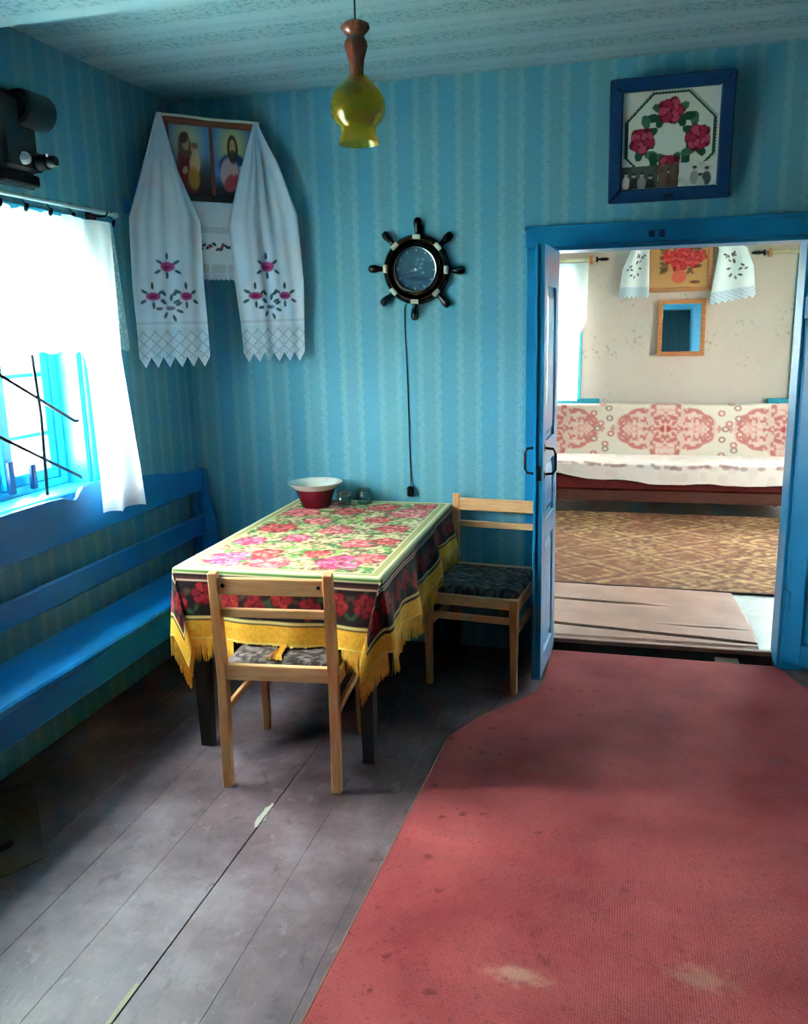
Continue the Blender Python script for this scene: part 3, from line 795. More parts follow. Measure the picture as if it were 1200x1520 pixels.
    for ax, off in per:
        ln = WW if ax == 't' else LL
        q0 = np.arange(-0.2, ln + 0.21, 0.105)
        for i, q in enumerate(q0):
            cx, cy = (q, off) if ax == 't' else (off, q)
            jig = 0.022 * math.sin(i * 2.4)
            if ax == 't': cy += jig
            else: cx += jig
            for m in range(5):
                aa = m * 1.256 + i
                fill(b, ell(s, t, cx + 0.056 * math.cos(aa), cy + 0.056 * math.sin(aa), 0.022, 0.008, aa) * 0.8, (44, 84, 44) if m % 2 else (70, 60, 40))
            rose(b, s, t, cx, cy, 0.044, ((112, 10, 24), (156, 36, 46), (58, 4, 12)) if i % 2 else ((128, 16, 24), (164, 50, 44), (76, 6, 12)), i)
    im[hang] = b[hang]
    fill(im, band(0.178, 0.190), (206, 184, 120)); fill(im, band(0.190, 0.198), (36, 20, 24)); fill(im, band(0.198, 1.0), (228, 172, 50))
    fill(im, band(0.198, 1.0) * (vnoise(s * 120, t * 120) > 0.55) * 0.35, (190, 140, 36)); fill(im, band(0.262, 1.0), (226, 206, 120))
    return im
TC = sheet('tablecloth', cloth_P, 250, 330, M_CLOTH, cloth_paint, thick=0.0016)
tag(TC, 'red and green rose tablecloth with yellow fringed hem on the table', 'tablecloth')
# fringe : one strand after another along the hem, hanging from it
fv, ff = [], []
def strands(path, n):
    for i in range(n):
        q = (i + 0.5) / n
        s, t = path(q)
        X, Y, Z = drape(np.array([s]), np.array([t])); s2, t2 = path(min(1, q + 0.5 / n)); X2, Y2, Z2 = drape(np.array([s2]), np.array([t2]))
        p = Vector((X[0], Y[0], Z[0])); d = Vector((X2[0], Y2[0], Z2[0])) - p
        d = d.normalized() if d.length > 1e-6 else Vector((1, 0, 0))
        L = 0.088 * random.uniform(0.9, 1.06); hw = 0.0021
        nrm = d.cross(Vector((0, 0, 1))); nrm = nrm.normalized() if nrm.length > 1e-4 else Vector((0, 1, 0))
        sw = d * random.gauss(0, 0.004) + nrm * random.gauss(0, 0.004)
        if 0.83 < p.x < 1.25 and -1.49 < p.y < -1.05: L = max(0.004, min(L, p.z - 0.474))
        if p.x > 1.38 and p.y > -0.56: L = max(0.01, min(L, p.z + 0.004 - 0.474))
        b0 = len(fv)
        for k, f in enumerate((0, 0.35, 0.7, 1.0)):
            c = p + Vector((0, 0, 0.004 - L * f)) + sw * f * f
            c.y = min(c.y, -0.006)
            w = hw * (1.0 if k < 3 else 0.5)
            fv.extend([tuple(c - d * w + nrm * 0.0012), tuple(c + d * w + nrm * 0.0012), tuple(c - nrm * 0.0014)])
        for k in range(3):
            a = b0 + 3 * k; b = a + 3
            ff.extend([(a, a + 1, b + 1, b), (a + 1, a + 2, b + 2, b + 1), (a + 2, a, b, b + 2)])
D_ = DROP
strands(lambda q: (-D_ + q * (WW + 2 * D_), -D_), 330)
strands(lambda q: (WW + D_, -D_ + q * (LL + 2 * D_)), 430)
strands(lambda q: (-D_, -D_ + q * (LL + 2 * D_)), 430)
me = bpy.data.meshes.new('fringe'); me.from_pydata(fv, [], ff); me.materials.append(M_FRINGE)
fo = bpy.data.objects.new('fringe', me); COL.objects.link(fo); fo.parent = TC; fo['kind'] = 'stuff'; fo['label'] = 'yellow silk fringe along the hem'
# one loose knotted tassel over the front chair's seat
bm = bmesh.new()
for i in range(26):
    x = 1.035 + random.uniform(-0.012, 0.012); a = random.uniform(-1, 1)
    tube(bm, [(x, -1.350, 0.488), (x + 0.006 * a, -1.378, 0.478), (x + 0.020 * a, -1.425, 0.474), (x + 0.036 * a + 0.004, -1.462, 0.468)], 0.0016, 4)
tq = obj('tassel', bm, M_FRINGE, TC); tq['kind'] = 'stuff'; tq['label'] = 'yellow knotted tassel hanging from the front hem'

# ------------------------------------------------------------------ chairs
def pad_paint(U, V):
    im = canvas(U, (46, 38, 36))
    x = U * 0.36; y = V * 0.36
    n = vnoise(x * 42, y * 42); m = vnoise(x * 90 + 5, y * 90)
    fill(im, soft(n, 0.40, 0.10), (102, 90, 86)); fill(im, (n > 0.62) * (m > 0.4) * 0.8, (92, 84, 66)); fill(im, (m > 0.7) * 0.6, (140, 130, 132))
    return im
def chair(label, loc, rz):
    """faces local +Y, seat centre at origin"""
    c = thing('dining_chair', label, 'chair', loc, (0, 0, rz), 'birch dining chairs')
    hw = 0.200; yb = -0.225; yf = 0.205
    for s in (-1, 1):
        # back leg and post in one bent board
        bm = bmesh.new(); w = 0.0165
        pr = [(yb - 0.030, 0.0), (yb + 0.004, 0.0), (yb + 0.026, 0.42), (yb + 0.012, 0.60), (yb - 0.006, 0.805), (yb - 0.034, 0.800), (yb - 0.022, 0.60), (yb - 0.012, 0.42)]
        prism(bm, [(s * hw - w, y, z) for y, z in pr], (2 * w, 0, 0))
        bmesh.ops.bevel(bm, geom=bm.edges[:], offset=0.003, segments=1, affect='EDGES')
        obj('back_leg', bm, M_BIRCH, c)
        bm = bmesh.new(); x = s * (hw - 0.004)
        a, b = 0.019, 0.013
        hexa(bm, [(x - a, yf - a, 0.438), (x + a, yf - a, 0.438), (x + a, yf + a, 0.438), (x - a, yf + a, 0.438)][::-1], [(x - b, yf - b - 0.0, 0), (x + b, yf - b, 0), (x + b, yf + b, 0), (x - b, yf + b, 0)][::-1])
        bmesh.ops.recalc_face_normals(bm, faces=bm.faces[:])
        bmesh.ops.bevel(bm, geom=bm.edges[:], offset=0.003, segments=1, affect='EDGES')
        obj('front_leg', bm, M_BIRCH, c)
        boxo('side_rail', (s * hw - 0.011, yb + 0.02, 0.375), (s * hw + 0.011, yf - 0.015, 0.432), M_BIRCHX, c, 0.003)
        boxo('side_stretcher', (s * hw - 0.009, yb + 0.01, 0.270), (s * hw + 0.009, yf - 0.012, 0.298), M_BIRCHX, c, 0.003)
    yy = yb - 0.012
    boxo('top_rail', (-hw + 0.016, yy - 0.012, 0.722), (hw - 0.016, yy + 0.008, 0.782), M_BIRCHX, c, 0.004)
    boxo('back_rail', (-hw + 0.016, yy - 0.006, 0.640), (hw - 0.016, yy + 0.010, 0.672), M_BIRCHX, c, 0.004)
    boxo('rear_rail', (-hw + 0.016, yb - 0.008, 0.405), (hw - 0.016, yb + 0.014, 0.462), M_BIRCHX, c, 0.003)
    boxo('front_rail', (-hw + 0.014, yf - 0.011, 0.388), (hw - 0.014, yf + 0.011, 0.436), M_BIRCHX, c, 0.003)
    boxo('front_stretcher', (-hw + 0.010, yf - 0.009, 0.320), (hw - 0.010, yf + 0.009, 0.350), M_BIRCHX, c, 0.003)
    for s in (-1, 1):
        bm = bmesh.new(); lathe(bm, [(0, 0.003), (0.006, 0.002), (0.007, 0), (0, -0.001)], 10, Matrix.Translation((s * 0.168, yy - 0.0125, 0.755)) @ Matrix.Rotation(PI / 2, 4, 'X'))
        obj('screw', bm, M_IRON, c)
    # padded seat
    def P(U, V):
        a = 0.45
        x = (U - 0.5); y = (V - 0.5)
        ex = np.clip((0.5 - np.abs(x)) / 0.10, 0, 1); ey = np.clip((0.5 - np.abs(y)) / 0.10, 0, 1)
        h = np.sqrt(1 - (1 - ex) ** 2) * np.sqrt(1 - (1 - ey) ** 2)
        return x * 2 * (hw + 0.004), y * 0.405 - 0.004, 0.434 + 0.034 * h + 0.003 * (vnoise(U * 6, V * 6) - 0.5)
    sheet('seat', P, 60, 60, M_SEATPAD, pad_paint, c)['label'] = 'dark floral padded seat'
    boxo('seat_board', (-hw + 0.012, -0.195, 0.424), (hw - 0.012, 0.188, 0.436), M_BIRCHX, c, 0.002)
    return c
chair('light wooden chair seen from behind at the near end of the table', (1.040, -1.272, 0.0), math.radians(6.0))
chair('light wooden chair against the wall between the table and the door', (1.590, -0.322, 0.0), math.radians(174.0))

# ------------------------------------------------------------------ things on the table
bo = thing('bowl', 'dark red enamel bowl with a wide cream rim on the table', 'bowl', (0.745, -0.215, 0.7495))
bm = bmesh.new()
lathe(bm, [(0, 0.0), (0.066, 0.0), (0.070, 0.004), (0.083, 0.045), (0.098, 0.085), (0.102, 0.092)], 36)
smooth_angle(obj('body', bm, M_REDENAMEL, bo))
bm = bmesh.new()
lathe(bm, [(0.102, 0.0915), (0.118, 0.106), (0.131, 0.117), (0.134, 0.121), (0.131, 0.122), (0.116, 0.111), (0.099, 0.097), (0.093, 0.080), (0.078, 0.040), (0.062, 0.010), (0, 0.008)], 36)
k = smooth_angle(obj('rim', bm, M_CREAMENAMEL, bo), 60); k['label'] = 'cream enamel rim and inside'
def jar(label, x, y, r, h, lid):
    j = thing('glass_jar', label, 'jar', (x, y, 0.7495), group='small jars beside the bowl')
    bm = bmesh.new(); lathe(bm, [(0, 0), (r * 0.92, 0), (r, 0.006), (r, h * 0.74), (r * 0.8, h * 0.88), (r * 0.8, h), (r * 0.72, h), (r * 0.72, h * 0.86), (r * 0.93, h * 0.72), (r * 0.93, 0.008), (0, 0.006)], 24)
    smooth_angle(obj('glass', bm, M_JAR, j), 50)
    if lid:
        bm = bmesh.new(); lathe(bm, [(0, h + 0.012), (r * 0.84, h + 0.012), (r * 0.88, h + 0.008), (r * 0.88, h - 0.008), (r * 0.82, h - 0.008), (r * 0.82, h + 0.002), (0, h + 0.002)], 24)
        k = smooth_angle(obj('lid', bm, pbr('dark green lid', (44, 66, 58), 0.4), j)); k['label'] = 'dark green lid'
    return j
jar('small glass jar with a dark lid close beside the red bowl', 0.885, -0.205, 0.036, 0.066, True)
jar('open small glass jar by the wall behind the lidded jar', 0.968, -0.125, 0.038, 0.075, False)

# ------------------------------------------------------------------ ship wheel clock
CL = thing('ship_wheel_clock', 'black ship wheel wall clock with ivory clamps and dark round dial', 'clock', (1.226, 0.0, 1.862), (0, math.radians(-2.5 + 5.5), 0))
RX90 = Matrix.Rotation(PI / 2, 4, 'X')       # lathe axis z -> -y
bm = bmesh.new()
lathe(bm, [(0.160, 0.002), (0.160, 0.020), (0.155, 0.034), (0.147, 0.040), (0.139, 0.036), (0.134, 0.026), (0.126, 0.024), (0.120, 0.034), (0.111, 0.044), (0.102, 0.046), (0.098, 0.038), (0.097, 0.022), (0.097, 0.002)], 64, RX90)
smooth_angle(obj('wheel_rim', bm, M_BLACK, CL), 50)
bm = bmesh.new(); lathe(bm, [(0.1385, 0.0365), (0.1375, 0.0385), (0.1365, 0.0365)], 64, RX90)
k = smooth_angle(obj('inlay_ring', bm, M_BRASS, CL)); k['label'] = 'thin brass inlay ring'
bm = bmesh.new(); lathe(bm, [(0.104, 0.0455), (0.102, 0.050), (0.098, 0.049), (0.0965, 0.044), (0.098, 0.042)], 64, RX90)
k = smooth_angle(obj('bezel', bm, M_CHROME, CL)); k['label'] = 'thin steel bezel'
def dial_P(U, V):
    a = U * 2 * PI; r = V * 0.0985
    return r * np.cos(a), -0.030 + 0 * a, r * np.sin(a)
def dial_paint(U, V):
    a = U * 2 * PI; r = V; x = r * np.cos(a); y = r * np.sin(a)
    im = canvas(U, (44, 92, 112))
    n = vnoise(x * 4 + 9, y * 4 + 3)
    fill(im, soft(n, 0.45, 0.4) * 0.6, (30, 66, 88)); fill(im, soft(-y, -0.02, 0.5) * 0.4, (76, 124, 136))
    fill(im, ell(x, y, 0.05, -0.42, 0.55, 0.10, 0, 0.8) * 0.7, (22, 48, 74)); fill(im, ell(x, y, -0.35, -0.22, 0.40, 0.05, 0.25, 0.8) * 0.6, (26, 54, 80))
    for i, (cx, cy, s) in enumerate([(0.12, 0.45, 0.09), (0.33, 0.48, 0.08), (0.08, 0.24, 0.10), (0.28, 0.27, 0.09), (0.20, 0.08, 0.10), (0.05, -0.02, 0.07), (0.36, -0.14, 0.08), (-0.12, -0.04, 0.09)]):
        fill(im, ell(x, y, cx, cy, s, s * 0.8, 0, 0.9) * 0.55, (150, 186, 190))
    for k in range(12):
        b = k * PI / 6
        fill(im, ell(x, y, 0.88 * math.cos(b), 0.88 * math.sin(b), 0.05, 0.012, b, 0.5) * 0.8, (176, 200, 204))
    return im
k = sheet('dial', dial_P, 96, 40, M_DIAL, dial_paint, CL, smooth=False); k['label'] = 'dark blue green dial with pale marks'
for nm, a, ln, w in (('hour_hand', math.radians(200), 0.045, 0.004), ('minute_hand', math.radians(68), 0.068, 0.003)):
    bm = bmesh.new(); prism(bm, [(-0.012, -0.033, -w), (ln, -0.033, -w * 0.4), (ln, -0.033, w * 0.4), (-0.012, -0.033, w)], (0, -0.0012, 0))
    o = obj(nm, bm, M_CHROME, CL); o.rotation_euler = (0, -a, 0)
bm = bmesh.new(); lathe(bm, [(0.006, 0.032), (0.006, 0.037), (0, 0.038)], 12, RX90); obj('hub', bm, M_PORC, CL)
hb = None
for i in range(8):
    a = i * PI / 4
    R_ = Matrix.Rotation(a, 4, 'Y')
    if hb is None:
        bm = bmesh.new(); lathe(bm, [(0.0, 0.150), (0.012, 0.150), (0.0125, 0.166), (0.0115, 0.172), (0.0155, 0.186), (0.0195, 0.204), (0.0190, 0.222), (0.012, 0.232), (0, 0.234)], 16, Matrix.Translation((0, -0.020, 0)))
        hb = smooth_angle(obj('handle', bm, M_BLACK, CL))
        bm = bmesh.new(); bx(bm, (-0.019, -0.047, 0.136), (0.019, -0.012, 0.157), 0.004); bx(bm, (-0.015, -0.051, 0.140), (0.015, -0.045, 0.153), 0.002)
        cb = obj('clamp', bm, M_IVORY, CL); cb['label'] = 'ivory clamp'
        h2, c2_ = hb, cb
    else:
        h2 = hb.copy(); c2_ = cb.copy(); COL.objects.link(h2); COL.objects.link(c2_); h2.parent = CL; c2_.parent = CL
    h2.rotation_euler = (0, a, 0); c2_.rotation_euler = (0, a, 0)
CLi = Matrix.Translation((1.226, 0, 1.862)) @ Matrix.Rotation(math.radians(3.0), 4, 'Y')
CLi = CLi.inverted()
bm = bmesh.new()
tube(bm, [CLi @ Vector(p) for p in [(1.19, -0.008, 1.74), (1.162, -0.006, 1.69), (1.160, -0.004, 1.60), (1.166, -0.004, 1.40), (1.170, -0.004, 1.15), (1.172, -0.004, 0.95), (1.1735, -0.007, 0.845), (1.1735, -0.016, 0.825)]], 0.0026, 6)
k = obj('power_cord', bm, M_CORD, CL, True)
bm = bmesh.new(); bx(bm, (1.158, -0.034, 0.772), (1.190, -0.001, 0.822), 0.006)
bmesh.ops.transform(bm, matrix=CLi, verts=bm.verts[:]); obj('plug', bm, M_BLACK, CL)

# ------------------------------------------------------------------ pendant lamp
PL = thing('pendant_lamp', 'amber glass pendant lamp on a turned red brown wooden stem', 'lamp', (1.300, -1.10, ZC))
def pz(z): return z - ZC
bm = bmesh.new(); tube(bm, [(0, 0, 0.0), (0, 0, pz(2.58))], 0.0028, 6); obj('cord', bm, M_CORD, PL, True)
bm = bmesh.new(); lathe(bm, [(0, pz(2.695)), (0.035, pz(2.695)), (0.033, pz(2.682)), (0.008, pz(2.672)), (0, pz(2.672))], 20); smooth_angle(obj('ceiling_rose', bm, M_LAMPWOOD, PL))
bm = bmesh.new(); lathe(bm, [(0, pz(2.590)), (0.030, pz(2.588)), (0.046, pz(2.579)), (0.048, pz(2.568)), (0.038, pz(2.556)), (0.029, pz(2.548)), (0.029, pz(2.540)), (0.037, pz(2.528)), (0.039, pz(2.514)), (0.033, pz(2.494)), (0.026, pz(2.470)), (0.023, pz(2.44)), (0.024, pz(2.416)), (0.030, pz(2.408)), (0.030, pz(2.400)), (0, pz(2.400))], 32)
smooth_angle(obj('stem', bm, M_LAMPWOOD, PL), 60)
bm = bmesh.new()
lathe(bm, [(0.026, pz(2.424)), (0.036, pz(2.420)), (0.040, pz(2.412)), (0.060, pz(2.396)), (0.082, pz(2.368)), (0.093, pz(2.335)), (0.090, pz(2.305)), (0.078, pz(2.280)), (0.064, pz(2.268)), (0.060, pz(2.258)), (0.060, pz(2.240)), (0.066, pz(2.224)), (0.070, pz(2.210)),
           (0.067, pz(2.210)), (0.062, pz(2.226)), (0.056, pz(2.240)), (0.056, pz(2.258)), (0.060, pz(2.270)), (0.075, pz(2.284)), (0.086, pz(2.306)), (0.089, pz(2.335)), (0.079, pz(2.365)), (0.058, pz(2.392)), (0.036, pz(2.408))], 48,
      rib=lambda a, z: 1 + (0.022 * math.cos(24 * a) if pz(2.275) < z < pz(2.375) else 0))
k = smooth_angle(obj('lamp_shade', bm, M_AMBER, PL), 70); k['label'] = 'ribbed amber glass shade'
bm = bmesh.new(); lathe(bm, [(0, pz(2.402)), (0.017, pz(2.402)), (0.017, pz(2.368)), (0.012, pz(2.362)), (0, pz(2.362))], 16); smooth_angle(obj('bulb_holder', bm, M_BAKE, PL))

# ------------------------------------------------------------------ embroidered picture in the blue frame
FO = Matrix.Translation((2.347, -0.004, 2.106)) @ Matrix.Rotation(math.radians(6.5), 4, 'X')
PF = thing('picture', 'blue framed cross stitch of a red rose wreath above the doorway', 'picture'); PF.matrix_world = FO
fw, fh, fb = 0.250, 0.492, 0.055
def frame_bars(parent, hw, h, b, d, mat, bev=0.006):
    for q in ([(-hw, 0, 0), (hw, 0, 0), (hw - b, 0, b), (-hw + b, 0, b)], [(hw, 0, 0), (hw, 0, h), (hw - b, 0, h - b), (hw - b, 0, b)], [(hw, 0, h), (-hw, 0, h), (-hw + b, 0, h - b), (hw - b, 0, h - b)], [(-hw, 0, h), (-hw, 0, 0), (-hw + b, 0, b), (-hw + b, 0, h - b)]):
        bm = bmesh.new(); q0 = [Vector(p) for p in q]; q1 = [p + Vector((0, -d, 0)) for p in q0]
        hexa(bm, q0, q1); bmesh.ops.recalc_face_normals(bm, faces=bm.faces[:])
        bmesh.ops.bevel(bm, geom=bm.edges[:], offset=bev, segments=1, affect='EDGES')
        obj('frame_bar', bm, mat, parent)
frame_bars(PF, fw, fh, fb, 0.032, M_FRAMEBLUE)
boxo('backing', (-fw + 0.01, -0.006, 0.01), (fw - 0.01, 0, fh - 0.01), M_DARKWOOD, PF, 0)
def emb_P(U, V): return (U - 0.5) * 2 * (fw - fb + 0.006), -0.012 + 0 * U, fb - 0.006 + V * (fh - 2 * fb + 0.012)
def emb_paint(U, V):
    N = 96; x = (np.floor(U * N) + 0.5) / N * 2 - 1; y = (np.floor(V * N) + 0.5) / N * 2 - 1
    im = canvas(U, (214, 220, 204))
    # octagon line
    oc = np.maximum(np.maximum(np.abs(x), np.abs(y - 0.03)), (np.abs(x) + np.abs(y - 0.03)) / 1.40)
    fill(im, (np.abs(oc - 0.885) < 0.022) * 1.0, (40, 78, 62)); fill(im, (np.abs(oc - 0.925) < 0.012) * ((np.floor(U * N) + np.floor(V * N)) % 3 == 0), (60, 92, 74))
    for k in range(30):
        a = k * 2 * PI / 30 + 0.05 * math.sin(k * 5); rr = 0.54 + 0.13 * math.sin(k * 2.3)
        fill(im, ell(x, y, rr * math.cos(a), rr * math.sin(a), 0.14, 0.085, a + (0.9 if k % 2 else -0.7), 0.05), (22, 74, 54) if k % 3 else (64, 112, 84))
    for k in range(4):
        a = k * PI / 2 + PI / 2
        rose(im, x, y, 0.56 * math.cos(a), 0.56 * math.sin(a), 0.25, ((168, 26, 62), (214, 96, 124), (104, 12, 36)), k)
    fill(im, soft(np.hypot(x, y), 0.30, 0.04), (214, 222, 206))
    return im
k = sheet('embroidery', emb_P, 288, 288, M_STITCH, emb_paint, PF, smooth=False); k['label'] = 'cross stitch wreath of red roses in an octagon'
def photo(label, x0, x1, z0, z1, y, paint, mat=M_PRINT):
    def P(U, V): return x0 + U * (x1 - x0), y + 0 * U - 0.004 * V * (1 - V), z0 + V * (z1 - z0)
    o = sheet('photograph', P, 60, 40, mat, paint, None, 0.0006, False)
    o.matrix_world = FO; tag(o, label, 'photograph', 'old photographs tucked in the blue frame'); return o
def people(seed, heads, dark, light):
    def f(U, V):
        im = canvas(U, light); fill(im, soft(vnoise(U * 5 + seed, V * 4), 0.45, 0.4) * 0.35, dark)
        for (cx, cy, c) in heads:
            fill(im, ell(U, V, cx, cy - 0.38, 0.12, 0.30, 0, 0.25), c); fill(im, ell(U, V, cx, cy, 0.055, 0.10, 0, 0.25), (190, 186, 176)); fill(im, ell(U, V, cx, cy + 0.06, 0.06, 0.06, 0, 0.3), (40, 38, 36))
        return im
    return f
photo('black and white photograph of a group in the left corner of the blue frame', -0.194, -0.044, 0.0565, 0.146, -0.0165, people(3, [(0.12, 0.66, (214, 212, 206)), (0.34, 0.60, (40, 42, 40)), (0.56, 0.62, (150, 150, 146)), (0.80, 0.5, (30, 30, 30))], (20, 34, 32), (70, 84, 80)))
photo('narrow brown photograph of one sitter in the middle of the blue frame', -0.042, 0.040, 0.0565, 0.148, -0.019, people(8, [(0.5, 0.70, (84, 60, 46))], (44, 36, 32), (112, 90, 76)))
photo('pale photograph of a couple in the right corner of the blue frame', 0.042, 0.194, 0.0565, 0.150, -0.0165, people(5, [(0.42, 0.72, (150, 156, 150)), (0.74, 0.66, (60, 70, 66)), (0.58, 0.40, (190, 192, 186))], (150, 160, 150), (216, 220, 210)))
boxo('photo_clip', (-0.020, -0.036, 0.022), (0.022, -0.031, 0.034), M_CHROME, PF, 0.001)

# ------------------------------------------------------------------ corner shelf, icon picture, towels
q2 = math.sqrt(0.5)
SH = thing('corner_shelf', 'blue triangular shelf across the corner under the picture', 'shelf', (0.003, -0.003, 2.165))
bm = bmesh.new(); prism(bm, [(0.0, 0.0, 0), (0.0, -0.505, 0), (0.012, -0.505, 0), (0.505, -0.012, 0), (0.505, 0.0, 0)], (0, 0, 0.022)); obj('shelf_board', bm, M_BENCH, SH)
boxo('batten', (0, -0.50, -0.04), (0.018, -0.02, 0), M_BENCH, SH, 0.002)
boxo('batten', (0.02, -0.018, -0.04), (0.50, 0, 0), M_BENCH, SH, 0.002)
IC = thing('icon_picture', 'brown framed pair of religious prints standing on the corner shelf', 'picture', (0.292, -0.192, 2.1905), (math.radians(1.5), 0, math.radians(45)))
frame_bars(IC, 0.228, 0.358, 0.030, 0.026, M_PICWOOD, 0.004)
for c_ in IC.children:
    if c_.name == 'frame_bar' or c_.name.startswith('frame_bar'): 
        if max(v.co.z for v in c_.data.vertices) < 0.05: c_.data.materials[0] = M_DARKWOOD; c_['label'] = 'dark lower frame bar'
boxo('backing', (-0.22, -0.006, 0.008), (0.22, 0.0, 0.35), M_DARKWOOD, IC, 0)
boxo('divider', (-0.008, -0.016, 0.03), (0.008, -0.006, 0.328), M_PICWOOD, IC, 0.002)
def icon_a(U, V):
    im = canvas(U, (96, 140, 196)); x = U; y = V
    fill(im, soft(V, 0.42, 0.35), (58, 40, 36)); fill(im, soft(np.hypot(x - 0.46, y - 0.74), 0.32, 0.35) * 0.85, (222, 206, 140)); fill(im, soft(V, 0.12, 0.2), (22, 16, 18))
    fill(im, ell(x, y, 0.45, 0.36, 0.24, 0.40, 0.1, 0.3), (128, 40, 48)); fill(im, ell(x, y, 0.40, 0.70, 0.15, 0.18, 0.2, 0.25), (122, 96, 76))
    fill(im, ell(x, y, 0.42, 0.74, 0.085, 0.105, 0.15, 0.3), (222, 176, 140)); fill(im, ell(x, y, 0.39, 0.81, 0.11, 0.07, 0.4, 0.4), (96, 66, 54))
    fill(im, ell(x, y, 0.62, 0.46, 0.13, 0.18, -0.2, 0.3), (226, 200, 150)); fill(im, ell(x, y, 0.62, 0.66, 0.075, 0.075, 0, 0.3), (226, 184, 150)); fill(im, ell(x, y, 0.64, 0.71, 0.08, 0.045, 0, 0.3), (150, 110, 64))
    fill(im, ell(x, y, 0.58, 0.25, 0.14, 0.16, 0.2, 0.4), (196, 150, 66)); fill(im, ell(x, y, 0.38, 0.36, 0.07, 0.05, 0.5, 0.3), (216, 170, 136))
    for cx in (0.395, 0.455): fill(im, ell(x, y, cx, 0.76, 0.014, 0.009, 0, 0.5), (60, 36, 30))
    return im
def icon_b(U, V):
    im = canvas(U, (96, 136, 198)); x = U; y = V
    fill(im, soft(np.hypot(x - 0.48, y - 0.72), 0.34, 0.3) * 0.9, (206, 212, 132)); fill(im, soft(V, 0.22, 0.2), (24, 28, 34))
    fill(im, ell(x, y, 0.48, 0.44, 0.36, 0.20, 0, 0.2), (32, 66, 120)); fill(im, ell(x, y, 0.38, 0.36, 0.24, 0.22, 0.5, 0.25), (206, 178, 176))
    fill(im, ell(x, y, 0.42, 0.22, 0.20, 0.12, 0.4, 0.3), (186, 72, 88)); fill(im, (np.abs(x - 0.80) < 0.17) * (np.abs(y - 0.36) < 0.11) * 1.0, (176, 206, 220))
    fill(im, ell(x, y, 0.48, 0.70, 0.13, 0.20, 0, 0.2), (66, 48, 38)); fill(im, ell(x, y, 0.48, 0.73, 0.075, 0.115, 0, 0.25), (212, 172, 132)); fill(im, ell(x, y, 0.48, 0.635, 0.055, 0.06, 0, 0.3), (84, 60, 44))
    for cx in (0.45, 0.51): fill(im, ell(x, y, cx, 0.755, 0.014, 0.009, 0, 0.5), (50, 34, 28))
    fill(im, ell(x, y, 0.46, 0.40, 0.03, 0.09, 0.3, 0.4), (216, 176, 150))
    return im
for nm, x0, x1, pf in (('mother_and_child_print', -0.204, -0.008, icon_a), ('blessing_figure_print', 0.008, 0.204, icon_b)):
    sheet(nm, (lambda x0, x1: lambda U, V: (x0 + U * (x1 - x0), -0.010 + 0 * U, 0.024 + V * 0.31))(x0, x1), 90, 110, M_PRINT, pf, IC, smooth=False)

def motif(im, x, y):
    """rose sprig in metres around (0,0) = middle rose group"""
    G = (40, 74, 84); Pk = (186, 60, 120); Pd = (120, 30, 90)
    def fl(cx, cy, w, h, c=Pk):
        fill(im, ell(x, y, cx, cy, w, h, 0, 0.25), c); fill(im, ell(x, y, cx, cy - h * 0.1, w * 0.5, h * 0.28, 0, 0.4), Pd)
    for (cx, cy, n, r0) in ((0, 0.055, 6, 0.034), (-0.062, -0.055, 6, 0.034), (0.062, -0.055, 6, 0.034), (0.0, -0.098, 7, 0.034)):
        for k in range(n):
            a = k * 2 * PI / n + 0.5; rr = r0 * (1.15 if k % 2 else 0.95)
            fill(im, ell(x, y, cx + rr * 1.1 * math.cos(a), cy + rr * math.sin(a), 0.013, 0.0055, a, 0.3) * 0.92, G)
    fl(0, 0.055, 0.026, 0.018); fl(-0.062, -0.055, 0.027, 0.014); fl(0.062, -0.055, 0.022, 0.015); fl(0, -0.098, 0.018, 0.008, (120, 132, 150))
    for s in (-1, 1): fill(im, ell(x, y, s * 0.02, -0.045, 0.010, 0.006, s * 0.8, 0.3), G)
WHITE = (218, 228, 238)
def interp(keys, v):
    vs = [k[0] for k in keys]
    return [np.interp(v, vs, [k[1][i] for k in keys]) for i in range(3)]
Lo = [(0, (0.140, -0.394, 2.556)), (0.19, (0.092, -0.470, 2.34)), (0.41, (0.035, -0.535, 2.095)), (0.66, (0.030, -0.542, 1.821)), (0.84, (0.034, -0.536, 1.622)), (1.0, (0.036, -0.536, 1.440))]
Li = [(0, (0.158, -0.384, 2.558)), (0.19, (0.205, -0.352, 2.32)), (0.41, (0.269, -0.301, 2.094)), (0.66, (0.266, -0.304, 1.823)), (0.84, (0.269, -0.301, 1.622)), (1.0, (0.271, -0.299, 1.436))]
Ro = [(0, (0.478, -0.060, 2.550)), (0.19, (0.555, -0.052, 2.345)), (0.41, (0.634, -0.050, 2.132)), (0.66, (0.657, -0.048, 1.82)), (0.84, (0.655, -0.048, 1.628)), (1.0, (0.653, -0.048, 1.445))]
Ri = [(0, (0.466, -0.080, 2.550)), (0.19, (0.415, -0.155, 2.315)), (0.41, (0.362, -0.208, 2.086)), (0.66, (0.373, -0.197, 1.823)), (0.84, (0.385, -0.185, 1.621)), (1.0, (0.391, -0.179, 1.445))]
VL = 0.835
def towel_P(O, I, v0, v1, zig):
    def P(U, V):
        v = v0 + V * (v1 - v0)
        a = interp(O, v); b = interp(I, v)
        X, Y, Z = [a[i] * (1 - U) + b[i] * U for i in range(3)]
        amp = 0.020 * np.clip(1.2 - v, 0.25, 1) * np.clip(v * 6, 0.15, 1)
        w = np.sin(U * 10.0 + 1.0) * (1 - v * 0.55) + 0.6 * np.sin(U * 17 + v * 3) + 0.35 * np.sin(U * 31 + v * 2)
        d = amp * (w + 1.25)
        if zig: Z = Z - 0.0
        return X + d * q2, Y - d * q2, Z
    return P
